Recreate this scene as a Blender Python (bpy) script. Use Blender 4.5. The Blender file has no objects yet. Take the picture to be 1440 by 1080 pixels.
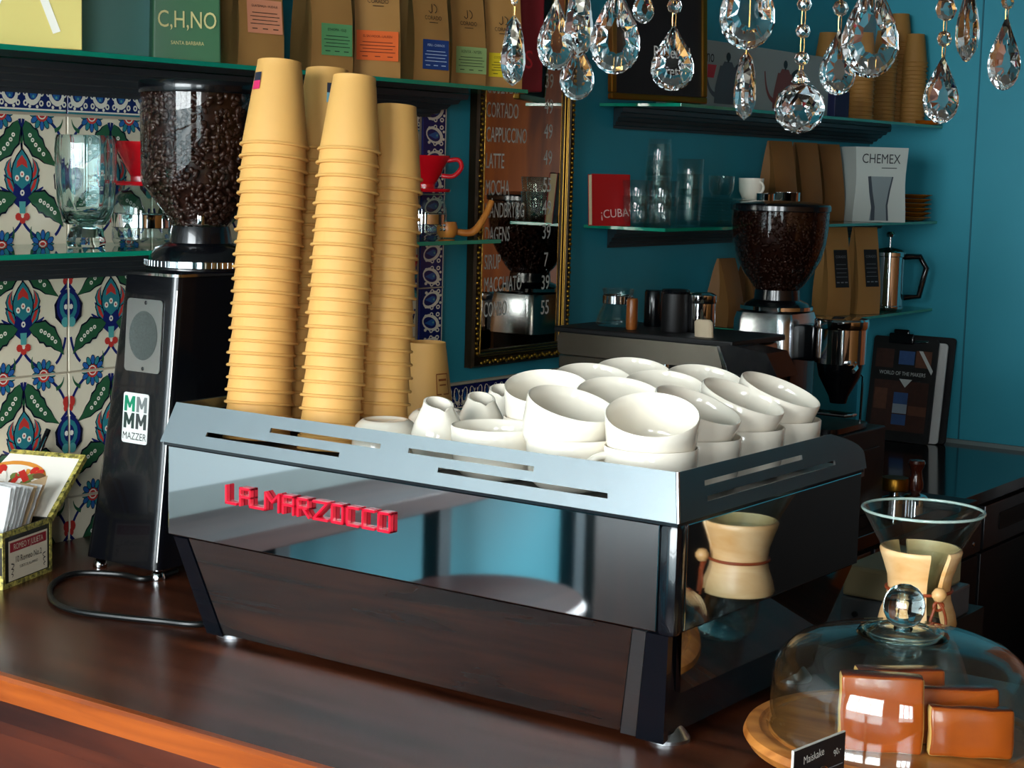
import bpy, bmesh, math, random
from mathutils import Vector, Matrix, noise
random.seed(7)
scene = bpy.context.scene
COL = scene.collection
PI = math.pi

# ------------------------------------------------------------------ camera
# world: Z = 0 is the top of the wooden bar, X runs along the bar, Y goes from the guests to the barista
FPX, CX, CY = 2473.5, 720.0, 540.0
CAM = Vector((0.8711, -1.5254, 0.6095))
YAW, PITCH, ROLL = 0.6167, 0.1239, 0.0267
FW = Vector((-math.sin(YAW)*math.cos(PITCH), math.cos(YAW)*math.cos(PITCH), -math.sin(PITCH)))
_r = Vector((math.cos(YAW), math.sin(YAW), 0)); _u = _r.cross(FW)
RT = math.cos(ROLL)*_r + math.sin(ROLL)*_u
UP = -math.sin(ROLL)*_r + math.cos(ROLL)*_u
cd = bpy.data.cameras.new('camera'); cam = bpy.data.objects.new('camera', cd); COL.objects.link(cam)
cd.sensor_width = 36.0; cd.lens = 36.0*FPX/1440.0; cd.clip_start = 0.05; cd.clip_end = 200
mw = Matrix((( RT.x, UP.x, -FW.x, CAM.x), (RT.y, UP.y, -FW.y, CAM.y), (RT.z, UP.z, -FW.z, CAM.z), (0, 0, 0, 1)))
cam.matrix_world = mw
scene.camera = cam

# ------------------------------------------------------------------ sky, daylight, exposure
world = bpy.data.worlds.new('overcast_sky'); scene.world = world; world.use_nodes = True
bg = world.node_tree.nodes['Background']; bg.inputs[0].default_value = (0.95, 0.97, 1.0, 1); bg.inputs[1].default_value = 21.0
scene.view_settings.view_transform = 'Standard'; scene.view_settings.look = 'None'
scene.view_settings.exposure = 0.30; scene.view_settings.gamma = 1.0; scene.view_settings.use_curve_mapping = False
scene.cycles.max_bounces = 14; scene.cycles.transparent_max_bounces = 24; scene.cycles.transmission_bounces = 12
scene.cycles.glossy_bounces = 6; scene.cycles.diffuse_bounces = 4
def portal(name, loc, rot, sx, sy):
    l = bpy.data.lights.new(name, 'AREA'); l.shape = 'RECTANGLE'; l.size = sx; l.size_y = sy; l.cycles.is_portal = True
    o = bpy.data.objects.new(name, l); COL.objects.link(o); o.location = loc; o.rotation_euler = rot
    return o
XW, YF, YFR, XR = -1.292, 3.30, -3.0, 3.2          # left (tiled), far, front (street), right wall
ZF, ZC = -1.05, 1.75                               # floor, ceiling
WIN_F = [(-1.20, 0.75, -0.55, 1.60), (1.50, 2.45, -0.30, 1.45)]   # windows in the front wall: x0 x1 z0 z1
for w in WIN_F:
    portal('daylight_street_window', ((w[0]+w[1])/2, YFR-0.16, (w[2]+w[3])/2), (PI/2, 0, 0), w[1]-w[0], w[3]-w[2])

# ------------------------------------------------------------------ pixel -> place
def ray(px, py): return RT*((px-CX)/FPX) - UP*((py-CY)/FPX) + FW
def on_z(px, py, z): d = ray(px, py); return CAM + d*((z-CAM.z)/d.z)
def on_y(px, py, y): d = ray(px, py); return CAM + d*((y-CAM.y)/d.y)
def on_x(px, py, x): d = ray(px, py); return CAM + d*((x-CAM.x)/d.x)
def at_depth(px, py, t): return CAM + ray(px, py)*t
def depth(p): return (Vector(p)-CAM).dot(FW)

# ------------------------------------------------------------------ materials
def lin(h):
    if isinstance(h, (tuple, list)): return (h[0], h[1], h[2], 1)
    h = h.lstrip('#'); c = [int(h[i:i+2], 16)/255 for i in (0, 2, 4)]
    return tuple(((x/12.92) if x <= 0.04045 else ((x+0.055)/1.055)**2.4) for x in c) + (1,)
MATS = {}
def mat(name, col, rough=0.5, metal=0.0, var=0.0, scale=20.0, bump=0.0, spec=0.5, coat=0.0, trans=0.0, ior=1.45, sheen=0.0, stretch=None, sss=0.0):
    if name in MATS: return MATS[name]
    m = bpy.data.materials.new(name); m.use_nodes = True; nt = m.node_tree; b = nt.nodes['Principled BSDF']
    c = lin(col)
    b.inputs['Base Color'].default_value = c; b.inputs['Roughness'].default_value = rough; b.inputs['Metallic'].default_value = metal
    b.inputs['Specular IOR Level'].default_value = spec; b.inputs['Coat Weight'].default_value = coat; b.inputs['Coat Roughness'].default_value = 0.05
    b.inputs['Transmission Weight'].default_value = trans; b.inputs['IOR'].default_value = ior
    if var > 0 or bump > 0:
        tc = nt.nodes.new('ShaderNodeTexCoord'); mp = nt.nodes.new('ShaderNodeMapping'); nz = nt.nodes.new('ShaderNodeTexNoise')
        nt.links.new(tc.outputs['Object'], mp.inputs[0]); nt.links.new(mp.outputs[0], nz.inputs[0])
        if stretch: mp.inputs['Scale'].default_value = stretch
        nz.inputs['Scale'].default_value = scale; nz.inputs['Detail'].default_value = 5
        if var > 0:
            mx = nt.nodes.new('ShaderNodeMix'); mx.data_type = 'RGBA'
            lo = tuple(x*(1-var) for x in c[:3])+(1,); hi = tuple(min(1, x*(1+var)) for x in c[:3])+(1,)
            mx.inputs[6].default_value = lo; mx.inputs[7].default_value = hi
            nt.links.new(nz.outputs[0], mx.inputs[0]); nt.links.new(mx.outputs[2], b.inputs['Base Color'])
        if bump > 0:
            bp = nt.nodes.new('ShaderNodeBump'); bp.inputs['Strength'].default_value = bump; bp.inputs['Distance'].default_value = 0.002
            nt.links.new(nz.outputs[0], bp.inputs['Height']); nt.links.new(bp.outputs[0], b.inputs['Normal'])
    MATS[name] = m; return m
def thin_glass(name, tint='#f4fbfa', refl=1.0, rough=0.0, ior=1.5):
    """thin clear wall: lets light straight through and mirrors by Fresnel"""
    if name in MATS: return MATS[name]
    m = bpy.data.materials.new(name); m.use_nodes = True; nt = m.node_tree
    nt.nodes.remove(nt.nodes['Principled BSDF']); out = nt.nodes['Material Output']
    t = nt.nodes.new('ShaderNodeBsdfTransparent'); t.inputs[0].default_value = lin(tint)
    g = nt.nodes.new('ShaderNodeBsdfGlossy'); g.inputs['Roughness'].default_value = rough; g.inputs[0].default_value = (refl, refl, refl, 1)
    f = nt.nodes.new('ShaderNodeFresnel'); ge = nt.nodes.new('ShaderNodeNewGeometry'); mi_ = nt.nodes.new('ShaderNodeMix'); mi_.data_type = 'FLOAT'
    mi_.inputs[2].default_value = ior; mi_.inputs[3].default_value = 1.0/ior      # same Fresnel term from both sides of the wall
    nt.links.new(ge.outputs['Backfacing'], mi_.inputs[0]); nt.links.new(mi_.outputs[0], f.inputs[0])
    mx = nt.nodes.new('ShaderNodeMixShader')
    nt.links.new(f.outputs[0], mx.inputs[0]); nt.links.new(t.outputs[0], mx.inputs[1]); nt.links.new(g.outputs[0], mx.inputs[2])
    nt.links.new(mx.outputs[0], out.inputs[0]); MATS[name] = m; return m
def crystal_mat(name, tint='#ffffff', ior=1.55):
    if name in MATS: return MATS[name]
    m = bpy.data.materials.new(name); m.use_nodes = True; nt = m.node_tree
    nt.nodes.remove(nt.nodes['Principled BSDF']); out = nt.nodes['Material Output']
    g = nt.nodes.new('ShaderNodeBsdfGlass'); g.inputs['Color'].default_value = lin(tint); g.inputs['Roughness'].default_value = 0.0; g.inputs['IOR'].default_value = ior
    nt.links.new(g.outputs[0], out.inputs[0]); MATS[name] = m; return m
def wood_mat(name, dark, light, rough=0.3, scale=(1.2, 14, 14), coat=0.0, bump=0.05, nscale=2.5):
    if name in MATS: return MATS[name]
    m = bpy.data.materials.new(name); m.use_nodes = True; nt = m.node_tree; b = nt.nodes['Principled BSDF']
    tc = nt.nodes.new('ShaderNodeTexCoord'); mp = nt.nodes.new('ShaderNodeMapping'); mp.inputs['Scale'].default_value = scale
    nz = nt.nodes.new('ShaderNodeTexNoise'); nz.inputs['Scale'].default_value = nscale; nz.inputs['Detail'].default_value = 8; nz.inputs['Distortion'].default_value = 0.6
    cr = nt.nodes.new('ShaderNodeValToRGB'); cr.color_ramp.elements[0].position = 0.32; cr.color_ramp.elements[1].position = 0.70
    cr.color_ramp.elements[0].color = lin(dark); cr.color_ramp.elements[1].color = lin(light)
    nt.links.new(tc.outputs['Object'], mp.inputs[0]); nt.links.new(mp.outputs[0], nz.inputs[0]); nt.links.new(nz.outputs[0], cr.inputs[0])
    nt.links.new(cr.outputs[0], b.inputs['Base Color']); b.inputs['Roughness'].default_value = rough; b.inputs['Coat Weight'].default_value = coat
    b.inputs['Coat Roughness'].default_value = 0.12
    bp = nt.nodes.new('ShaderNodeBump'); bp.inputs['Strength'].default_value = bump; bp.inputs['Distance'].default_value = 0.002
    nt.links.new(nz.outputs[0], bp.inputs['Height']); nt.links.new(bp.outputs[0], b.inputs['Normal'])
    MATS[name] = m; return m

# ------------------------------------------------------------------ mesh helpers
def B(): return bmesh.new()
def setmi(faces, mi):
    for f in faces: f.material_index = mi
def box(bm, c, s, mi=0, bev=0.0, rot=None, seg=2):
    r = bmesh.ops.create_cube(bm, size=1.0); vs = r['verts']
    M = Matrix.Translation(Vector(c)) @ (rot.to_4x4() if rot is not None else Matrix.Identity(4)) @ Matrix.Diagonal((s[0], s[1], s[2], 1))
    bmesh.ops.transform(bm, matrix=M, verts=vs)
    fs = {f for v in vs for f in v.link_faces}; setmi(fs, mi)
    if bev > 0:
        es = list({e for v in vs for e in v.link_edges})
        rr = bmesh.ops.bevel(bm, geom=es, offset=bev, segments=seg, affect='EDGES', profile=0.5)
        setmi(rr['faces'], mi)
def box2(bm, a, b, mi=0, bev=0.0): box(bm, [(a[i]+b[i])/2 for i in range(3)], [abs(b[i]-a[i]) for i in range(3)], mi, bev)
def lathe(bm, prof, seg=32, c=(0, 0, 0), M=None, mi=0, close=False, a0=0.0, a1=2*PI, mis=None):
    """revolve (r, z) points around Z; r = 0 ends are closed with fans"""
    full = abs(a1-a0-2*PI) < 1e-6; n = seg if full else seg+1
    rings = []
    for r, z in prof:
        if r <= 1e-7: rings.append([bm.verts.new((0, 0, z))])
        else: rings.append([bm.verts.new((r*math.cos(a0+(a1-a0)*k/seg), r*math.sin(a0+(a1-a0)*k/seg), z)) for k in range(n)])
    vs = [v for g in rings for v in g]
    pairs = list(range(len(rings)-1)) + ([len(rings)-1] if close else [])
    for i in pairs:
        A, Bq = rings[i], rings[(i+1) % len(rings)]; m_ = mis[i] if mis else mi
        for k in range(seg):
            k2 = (k+1) % n
            try:
                if len(A) == 1 and len(Bq) == 1: continue
                if len(A) == 1: f = bm.faces.new((A[0], Bq[k2], Bq[k]))
                elif len(Bq) == 1: f = bm.faces.new((A[k], A[k2], Bq[0]))
                else: f = bm.faces.new((A[k], A[k2], Bq[k2], Bq[k]))
                f.material_index = m_
            except ValueError: pass
    T = Matrix.Translation(Vector(c)) @ (M.to_4x4() if M is not None else Matrix.Identity(4))
    bmesh.ops.transform(bm, matrix=T, verts=vs)
    return vs
def cyl(bm, p0, p1, r0, r1=None, seg=20, mi=0):
    p0, p1 = Vector(p0), Vector(p1); d = p1-p0; L = d.length
    q = d.to_track_quat('Z', 'Y').to_matrix(); r1 = r0 if r1 is None else r1
    return lathe(bm, [(0, 0), (r0, 0), (r1, L), (0, L)], seg, p0, q, mi)
def tube(bm, pts, r, seg=8, mi=0, closed=False, rads=None):
    pts = [Vector(p) for p in pts]; n = len(pts); rings = []
    up = Vector((0, 0, 1))
    for i, p in enumerate(pts):
        if closed: t = (pts[(i+1) % n]-pts[i-1])
        else: t = pts[min(i+1, n-1)]-pts[max(i-1, 0)]
        t.normalize()
        if i == 0:
            a = up.cross(t)
            if a.length < 1e-3: a = Vector((1, 0, 0)).cross(t)
        else: a = a - t*a.dot(t)
        a.normalize(); b = t.cross(a); rr = rads[i] if rads else r
        rings.append([bm.verts.new(p + (a*math.cos(2*PI*k/seg)+b*math.sin(2*PI*k/seg))*rr) for k in range(seg)])
    for i in range(n if closed else n-1):
        A, C_ = rings[i], rings[(i+1) % n]
        for k in range(seg):
            f = bm.faces.new((A[k], A[(k+1) % seg], C_[(k+1) % seg], C_[k])); f.material_index = mi
    if not closed:
        f = bm.faces.new(rings[0][::-1]); f.material_index = mi; f = bm.faces.new(rings[-1]); f.material_index = mi
def prism(bm, poly, d0, d1, M=None, mi=0):
    """poly: 2D points; extruded along local Z from d0 to d1"""
    lo = [bm.verts.new((x, y, d0)) for x, y in poly]; hi = [bm.verts.new((x, y, d1)) for x, y in poly]; n = len(poly)
    fs = []
    fs.append(bm.faces.new(lo[::-1])); fs.append(bm.faces.new(hi))
    for i in range(n): fs.append(bm.faces.new((lo[i], lo[(i+1) % n], hi[(i+1) % n], hi[i])))
    setmi(fs, mi)
    if M is not None: bmesh.ops.transform(bm, matrix=M.to_4x4(), verts=lo+hi)
    return lo+hi
def flat(bm, poly, z=0.0, mi=0, M=None):
    vs = [bm.verts.new((x, y, z)) for x, y in poly]
    f = bm.faces.new(vs); f.material_index = mi
    if M is not None: bmesh.ops.transform(bm, matrix=M.to_4x4(), verts=vs)
    return vs
def loft(bm, rings, mi=0, cap=True):
    R_ = [[bm.verts.new(p) for p in r] for r in rings]; n = len(R_[0])
    for i in range(len(R_)-1):
        for k in range(n):
            f = bm.faces.new((R_[i][k], R_[i][(k+1) % n], R_[i+1][(k+1) % n], R_[i+1][k])); f.material_index = mi
    if cap:
        f = bm.faces.new(R_[0][::-1]); f.material_index = mi; f = bm.faces.new(R_[-1]); f.material_index = mi
    return [v for r in R_ for v in r]
def rrect(x0, y0, x1, y1, r, n=4):
    pts = []
    for cx, cy, a in ((x1-r, y0+r, -PI/2), (x1-r, y1-r, 0), (x0+r, y1-r, PI/2), (x0+r, y0+r, PI)):
        for k in range(n+1): pts.append((cx+r*math.cos(a+PI/2*k/n), cy+r*math.sin(a+PI/2*k/n)))
    return pts
_tc = {}
def text_into(bm, s, size, M, mi=0, sx=1.0, align='CENTER', ext=0.0, shear=0.0, bold=0.0):
    key = (s, align, ext, shear, bold)
    if key not in _tc:
        cu = bpy.data.curves.new('t', 'FONT'); cu.body = s; cu.align_x = align; cu.align_y = 'CENTER'; cu.size = 1.0; cu.extrude = ext; cu.shear = shear; cu.offset = 0.0
        cu.resolution_u = 3
        ob = bpy.data.objects.new('t', cu); me = bpy.data.meshes.new_from_object(ob)
        _tc[key] = ([v.co.copy() for v in me.vertices], [tuple(p.vertices) for p in me.polygons])
        bpy.data.objects.remove(ob); bpy.data.curves.remove(cu); bpy.data.meshes.remove(me)
    vs, fs = _tc[key]; T = M @ Matrix.Diagonal((size*sx, size, size, 1))
    nv = [bm.verts.new(T @ v) for v in vs]
    for f in fs:
        try: g = bm.faces.new([nv[i] for i in f]); g.material_index = mi
        except ValueError: pass
def frame(o, x, y):
    """4x4 with local x, y axes along the given directions"""
    x = Vector(x).normalized(); y = Vector(y); y = (y-x*y.dot(x)).normalized(); z = x.cross(y)
    return Matrix(((x.x, y.x, z.x, o[0]), (x.y, y.y, z.y, o[1]), (x.z, y.z, z.z, o[2]), (0, 0, 0, 1)))
def mesh_of(name, bm, mats, smooth=35, recalc=True):
    if recalc: bmesh.ops.recalc_face_normals(bm, faces=bm.faces[:])
    me = bpy.data.meshes.new(name); bm.to_mesh(me); bm.free()
    for m in (mats if isinstance(mats, (list, tuple)) else [mats]): me.materials.append(m)
    if smooth:
        me.shade_smooth(); me.set_sharp_from_angle(angle=math.radians(smooth))
    return me
def link(name, me, parent=None, loc=(0, 0, 0), rot=None, M=None):
    o = bpy.data.objects.new(name, me); COL.objects.link(o)
    if M is not None: o.matrix_local = M
    else:
        o.location = loc
        if rot is not None: o.rotation_euler = rot
    if parent is not None: o.parent = parent
    return o
def obj(name, bm, mats, parent=None, loc=(0, 0, 0), rot=None, M=None, smooth=35, recalc=True):
    return link(name, mesh_of(name, bm, mats, smooth, recalc), parent, loc, rot, M)
def tag(o, label, cat, group=None):
    o['label'] = label; o['category'] = cat
    if group: o['group'] = group
    return o
def thing(name, label, cat, loc=(0, 0, 0), rot=(0, 0, 0), group=None, M=None):
    o = bpy.data.objects.new(name, None); COL.objects.link(o); o.empty_display_size = 0.05
    if M is not None: o.matrix_local = M
    else: o.location = loc; o.rotation_euler = rot
    return tag(o, label, cat, group)
def struct(name, bm, mats, parent=None, **k):
    o = obj(name, bm, mats, parent, **k); o['kind'] = 'structure'; return o
def stuff(o): o['kind'] = 'stuff'; return o
# ================================================================== the room
M_TEAL = mat('teal_wall_paint', '#2f93a6', 0.45, var=0.08, scale=6, bump=0.03)
M_CEIL = mat('white_ceiling_paint', '#a9aba6', 0.8, var=0.04, scale=3)
M_FLOOR = wood_mat('dark_floor_boards', '#2a1a12', '#4b3021', 0.45, (1, 10, 1))
M_DARKWOOD = wood_mat('dark_brown_wood', '#140a07', '#2a150d', 0.35, (8, 8, 1))
M_ORWOOD = wood_mat('orange_brown_wood', '#5a2206', '#a4520f', 0.4, (6, 6, 0.8))
M_WHITEFRAME = mat('white_window_frame', '#c9cdca', 0.4)
M_GLASS_WIN = thin_glass('window_pane_glass', '#f2f8f8')
M_GROUT = mat('pale_grout', '#b9ad98', 0.8, var=0.1, scale=60)
M_BLACK = mat('matte_black', '#0b0b0c', 0.5)

bm = B(); box2(bm, (XW-0.15, YFR-0.15, ZF-0.1), (XR+0.15, YF+0.15, ZF)); struct('floor', bm, M_FLOOR)
bm = B(); box2(bm, (XW-0.15, YFR-0.15, ZC), (XR+0.15, YF+0.15, ZC+0.1)); struct('ceiling', bm, M_CEIL)
def wall_with_openings(bm, axis, t0, t1, u0, u1, z0, z1, holes):
    """axis 'x': wall is the slab t0<x<t1 running along y (u)"""
    us = sorted({u0, u1} | {h[0] for h in holes} | {h[1] for h in holes}); zs = sorted({z0, z1} | {h[2] for h in holes} | {h[3] for h in holes})
    for i in range(len(us)-1):
        for j in range(len(zs)-1):
            uc, zc = (us[i]+us[i+1])/2, (zs[j]+zs[j+1])/2
            if any(h[0] < uc < h[1] and h[2] < zc < h[3] for h in holes): continue
            if axis == 'x': box2(bm, (t0, us[i], zs[j]), (t1, us[i+1], zs[j+1]))
            else: box2(bm, (us[i], t0, zs[j]), (us[i+1], t1, zs[j+1]))
    bmesh.ops.remove_doubles(bm, verts=bm.verts[:], dist=1e-5)
bm = B(); box2(bm, (XW-0.15, YFR-0.15, ZF), (XW, YF+0.15, ZC)); wall_left = struct('wall_left', bm, M_TEAL)
bm = B(); box2(bm, (XW, YF, ZF), (XR, YF+0.15, ZC)); wall_far = struct('wall_far', bm, M_TEAL)
bm = B(); box2(bm, (XR, YFR-0.15, ZF), (XR+0.15, YF+0.15, ZC)); struct('wall_right', bm, mat('ochre_wall_paint', '#a5682c', 0.6, var=0.1, scale=4))
bm = B(); wall_with_openings(bm, 'y', YFR-0.15, YFR, XW, XR, ZF, ZC, [WIN_F[0], WIN_F[1]]); struct('wall_front', bm, M_TEAL)
def window(name, axis, t, u0, u1, z0, z1, nu, nz):
    def P(u, z, d): return (t+d, u, z) if axis == 'x' else (u, t+d, z)
    bm = B(); w = 0.05
    for a, b in (((u0, z0), (u1, z0+w)), ((u0, z1-w), (u1, z1)), ((u0, z0), (u0+w, z1)), ((u1-w, z0), (u1, z1))):
        box2(bm, P(a[0], a[1], -0.04), P(b[0], b[1], 0.04))
    root = struct(name, bm, M_WHITEFRAME)
    bm = B()
    for k in range(1, nu):
        u = u0+(u1-u0)*k/nu; box2(bm, P(u-0.014, z0+w, -0.02), P(u+0.014, z1-w, 0.02))
    for k in range(1, nz):
        z = z0+(z1-z0)*k/nz; box2(bm, P(u0+w, z-0.014, -0.018), P(u1-w, z+0.014, 0.018))
    if nu*nz > 1: obj('glazing_bar', bm, M_WHITEFRAME, root)
    else: bm.free()
    for i in range(nu):
        for j in range(nz):
            bm = B()
            a = (u0+w if i == 0 else u0+(u1-u0)*i/nu+0.014); b = (u1-w if i == nu-1 else u0+(u1-u0)*(i+1)/nu-0.014)
            c = (z0+w if j == 0 else z0+(z1-z0)*j/nz+0.014); d = (z1-w if j == nz-1 else z0+(z1-z0)*(j+1)/nz-0.014)
            vs = [bm.verts.new(P(*q, 0.0)) for q in ((a, c), (b, c), (b, d), (a, d))]; bm.faces.new(vs)
            obj('pane', bm, M_GLASS_WIN, root)
    return root
window('window_1', 'y', YFR-0.10, *WIN_F[0], 3, 3)
window('window_2', 'y', YFR-0.10, *WIN_F[1], 3, 3)
# wooden ledge along the guests' side of the left wall, on posts
M_LEDGE = wood_mat('brown_ledge_wood', '#3a2526', '#5c3d39', 0.35, (8, 1, 8))
t = thing('bar_ledge', 'brown wooden bar ledge on posts below the pale wall panels', 'ledge', (XW, 0, 0.003))
bm = B(); box2(bm, (0.013, -1.79, -0.034), (0.20, -0.30, 0.0), bev=0.002); obj('ledge_board', bm, M_LEDGE, t, smooth=20)
for y in (-0.63, -1.08, -1.55):
    bm = B(); box2(bm, (0.13, y-0.018, ZF-0.003), (0.17, y+0.018, -0.034)); obj('post', bm, mat('dark_teal_post', '#12343f', 0.5), t)
bm = B(); box2(bm, (XW, -2.2, ZF), (XW+0.05, -1.80, ZC-0.01)); struct('trim_1', bm, M_DARKWOOD)
bm = B(); box2(bm, (XW, -1.795, 0.0), (XW+0.012, -0.30, 0.048)); struct('trim_3', bm, mat('pale_grey_panel', '#93a5a6', 0.6, var=0.15, scale=9))
bm = B(); box2(bm, (XW, -1.795, 0.048), (XW+0.012, -0.30, 1.2)); struct('trim_4', bm, mat('pale_blue_panel', '#d3e8ee', 0.5, var=0.03, scale=5))
# round bar stool at the ledge
t = thing('bar_stool', 'dark brown round bar stool in front of the wall ledge', 'stool', (-0.92, -0.94, ZF)); zs = -0.15-ZF
bm = B(); lathe(bm, [(0, zs-0.03), (0.165, zs-0.03), (0.175, zs-0.024), (0.177, zs-0.012), (0.170, zs), (0, zs)], 48); obj('seat', bm, M_LEDGE, t)
for k in range(4):
    bm = B(); a_ = PI/4+k*PI/2; cyl(bm, (0.19*math.cos(a_), 0.19*math.sin(a_), 0), (0.12*math.cos(a_), 0.12*math.sin(a_), zs-0.03), 0.016); obj('leg', bm, M_DARKWOOD, t)
bm = B(); tube(bm, [(0.165*math.cos(2*PI*k/32), 0.165*math.sin(2*PI*k/32), 0.3) for k in range(32)], 0.008, 8, closed=True); obj('foot_ring', bm, mat('dull_steel', '#8a8c8e', 0.3, 1.0), t)
# wooden door on the far wall of the barista area (seen in the mirror)
bm = B(); box2(bm, (-0.42, YF-0.04, ZF), (0.95, YF, 1.2)); d1 = struct('door_1', bm, M_ORWOOD)
for x0, x1 in ((-0.34, 0.22), (0.30, 0.87)):
    bm = B(); box2(bm, (x0, YF-0.055, -0.8), (x1, YF-0.04, 1.05), bev=0.005); obj('door_panel', bm, M_ORWOOD, d1)
bm = B(); box2(bm, (1.0, YF-0.05, ZF), (3.15, YF, 0.55)); struct('added_dark_sheet', bm, mat('near_black_sheet', '#0d0c0b', 0.6))  # dark sheet added so the machine's flank mirrors black
bm = B(); box2(bm, (-0.974, YF-0.003, -0.14), (-0.970, YF, 1.6)); struct('trim_2', bm, mat('teal_joint', '#1c6372', 0.6))
# street outside
bm = B(); box2(bm, (-30, -30, ZF-0.35), (30, 30, ZF-0.15)); struct('street_pavement', bm, mat('grey_asphalt', '#6f7a7c', 0.9, var=0.15, scale=1.5))
# ================================================================== wooden bar
M_BAR = wood_mat('dark_polished_bar_wood', '#2c130a', '#5e2e19', 0.27, (1.0, 9, 9), coat=0.0, bump=0.03)
M_BAREDGE = wood_mat('orange_brown_bar_edge', '#6a2a09', '#a9531a', 0.3, (1.0, 12, 12), bump=0.08)
M_BARFRONT = wood_mat('red_brown_bar_front', '#2e120a', '#552413', 0.35, (1.0, 10, 10), bump=0.08)
BX0, BX1, BY0, BY1 = XW+0.012, 2.3, -0.235, 0.53
t = thing('bar_counter', 'dark polished wooden bar counter with orange-brown front edge', 'counter', (0, 0, ZF))
dz = -ZF
bm = B(); box2(bm, (BX0, BY0+0.012, dz-0.035), (BX1, BY1, dz)); obj('counter_top', bm, M_BAR, t)
bm = B()
prof = [(BY0+0.012, 0.0), (BY0+0.004, -0.001), (BY0, -0.005), (BY0, -0.030), (BY0+0.012, -0.035)]
loft(bm, [[(x, p[0], dz+p[1]) for p in prof] for x in (BX0, BX1)]); obj('edge_moulding', bm, M_BAREDGE, t)
bm = B(); box2(bm, (BX0, BY0+0.012, dz-0.062), (BX1, BY0+0.04, dz-0.035), bev=0.002); obj('cove_moulding', bm, M_BARFRONT, t)
bm = B(); box2(bm, (BX0, BY0+0.022, dz-0.082), (BX1, BY0+0.05, dz-0.062), bev=0.002); obj('cove_moulding', bm, M_BARFRONT, t)
z = dz-0.082; x = BX0
for k in range(14):
    bm = B(); z2 = z-0.068
    box2(bm, (BX0, BY0+0.030, z2+0.0015), (BX1, BY0+0.05, z), bev=0.002); obj('front_board', bm, M_BARFRONT, t); z = z2
    if z < 0.05: break
bm = B(); box2(bm, (BX0, BY0+0.05, 0.0), (BX1, BY1-0.02, dz-0.035)); obj('carcass', bm, M_DARKWOOD, t)

bm = B(); box2(bm, (-0.95, BY1+0.001, 0.0), (0.005, 0.88, dz)); obj('rear_worktop', bm, mat('dark_worktop', '#17120f', 0.5), t)
# ================================================================== espresso machine
M_STEEL = mat('mirror_polished_steel', '#c9ccce', 0.035, 1.0)
M_RAIL = mat('satin_steel_rail', '#a3a9ac', 0.26, 1.0, var=0.03, scale=40)
M_SATIN = mat('brushed_steel', '#9fa3a6', 0.3, 1.0, var=0.06, scale=30, stretch=(1, 1, 20))
M_NAVY = mat('black_enamel', '#070a10', 0.2, 0.0, coat=0.5)
M_RED = mat('red_logo_plastic', '#e0102f', 0.25, coat=0.5)
EW, ED, EZB, EZT, ERT = 0.735, 0.4436, 0.1373, 0.2520, 0.3050
em = thing('espresso_machine', 'two-group espresso machine with mirror steel panels and red lettering', 'coffee machine', (0, 0, 0))
bm = B(); box2(bm, (-EW+0.012, 0.012, EZB), (-0.012, ED-0.005, EZT-0.02)); obj('body', bm, M_NAVY, em)
bm = B(); box2(bm, (-EW, 0, EZB), (-0.021, 0.012, EZT-0.002), bev=0.0012); bp_ = obj('back_panel', bm, M_STEEL, em, smooth=0)
bm = B(); box2(bm, (-0.010, 0.021, EZB), (0.0, ED, EZT-0.002), bev=0.0012); obj('side_panel', bm, M_STEEL, em, smooth=0)
bm = B(); box2(bm, (-EW, 0.021, EZB), (-EW+0.010, ED, EZT-0.002), bev=0.0012); obj('side_panel', bm, M_STEEL, em, smooth=0)
bm = B(); box2(bm, (-0.0205, -0.002, EZB-0.003), (0.0015, 0.0205, EZT), bev=0.006); obj('corner_post', bm, M_NAVY, em)
# lower body, tapering to the feet
def lowring(z, y0, x0, x1, y1): return [(x0, y0, z), (x1, y0, z), (x1, y1, z), (x0, y1, z)]
bm = B(); loft(bm, [lowring(0.012, 0.043, -0.700, -0.032, 0.40), lowring(EZB-0.001, 0.012, -0.712, -0.014, ED-0.01)]); obj('lower_body', bm, M_NAVY, em)
def plate(bm, a, b, c, d, th, mi=0):
    """quad plate a-b-c-d with thickness th towards its back"""
    a, b, c, d = map(Vector, (a, b, c, d)); n = (b-a).cross(d-a).normalized()*(-th)
    loft(bm, [[a+n, b+n, c+n, d+n], [a, b, c, d]], mi)
bm = B(); plate(bm, (-0.676, 0.040, 0.010), (-0.085, 0.040, 0.010), (-0.052, 0.004, EZB-0.002), (-0.702, 0.004, EZB-0.002), 0.006); obj('lower_back_panel', bm, M_STEEL, em)
bm = B(); plate(bm, (-0.083, 0.0385, 0.008), (-0.064, 0.0385, 0.008), (-0.034, 0.002, EZB-0.002), (-0.050, 0.002, EZB-0.002), 0.008); obj('edge_strip', bm, M_SATIN, em)
bm = B(); plate(bm, (-0.064, 0.039, 0.006), (-0.030, 0.039, 0.006), (-0.008, 0.003, EZB-0.003), (-0.034, 0.003, EZB-0.003), 0.010); obj('leg_cover', bm, M_NAVY, em)
bm = B(); plate(bm, (-0.706, 0.040, 0.006), (-0.678, 0.040, 0.006), (-0.704, 0.003, EZB-0.003), (-0.728, 0.003, EZB-0.003), 0.010); obj('leg_cover', bm, M_NAVY, em)
bm = B(); plate(bm, (-0.018, 0.050, 0.062), (-0.018, 0.395, 0.062), (-0.004, ED-0.005, EZB-0.002), (-0.004, 0.024, EZB-0.002), 0.006); obj('lower_side_panel', bm, M_STEEL, em)
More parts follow.
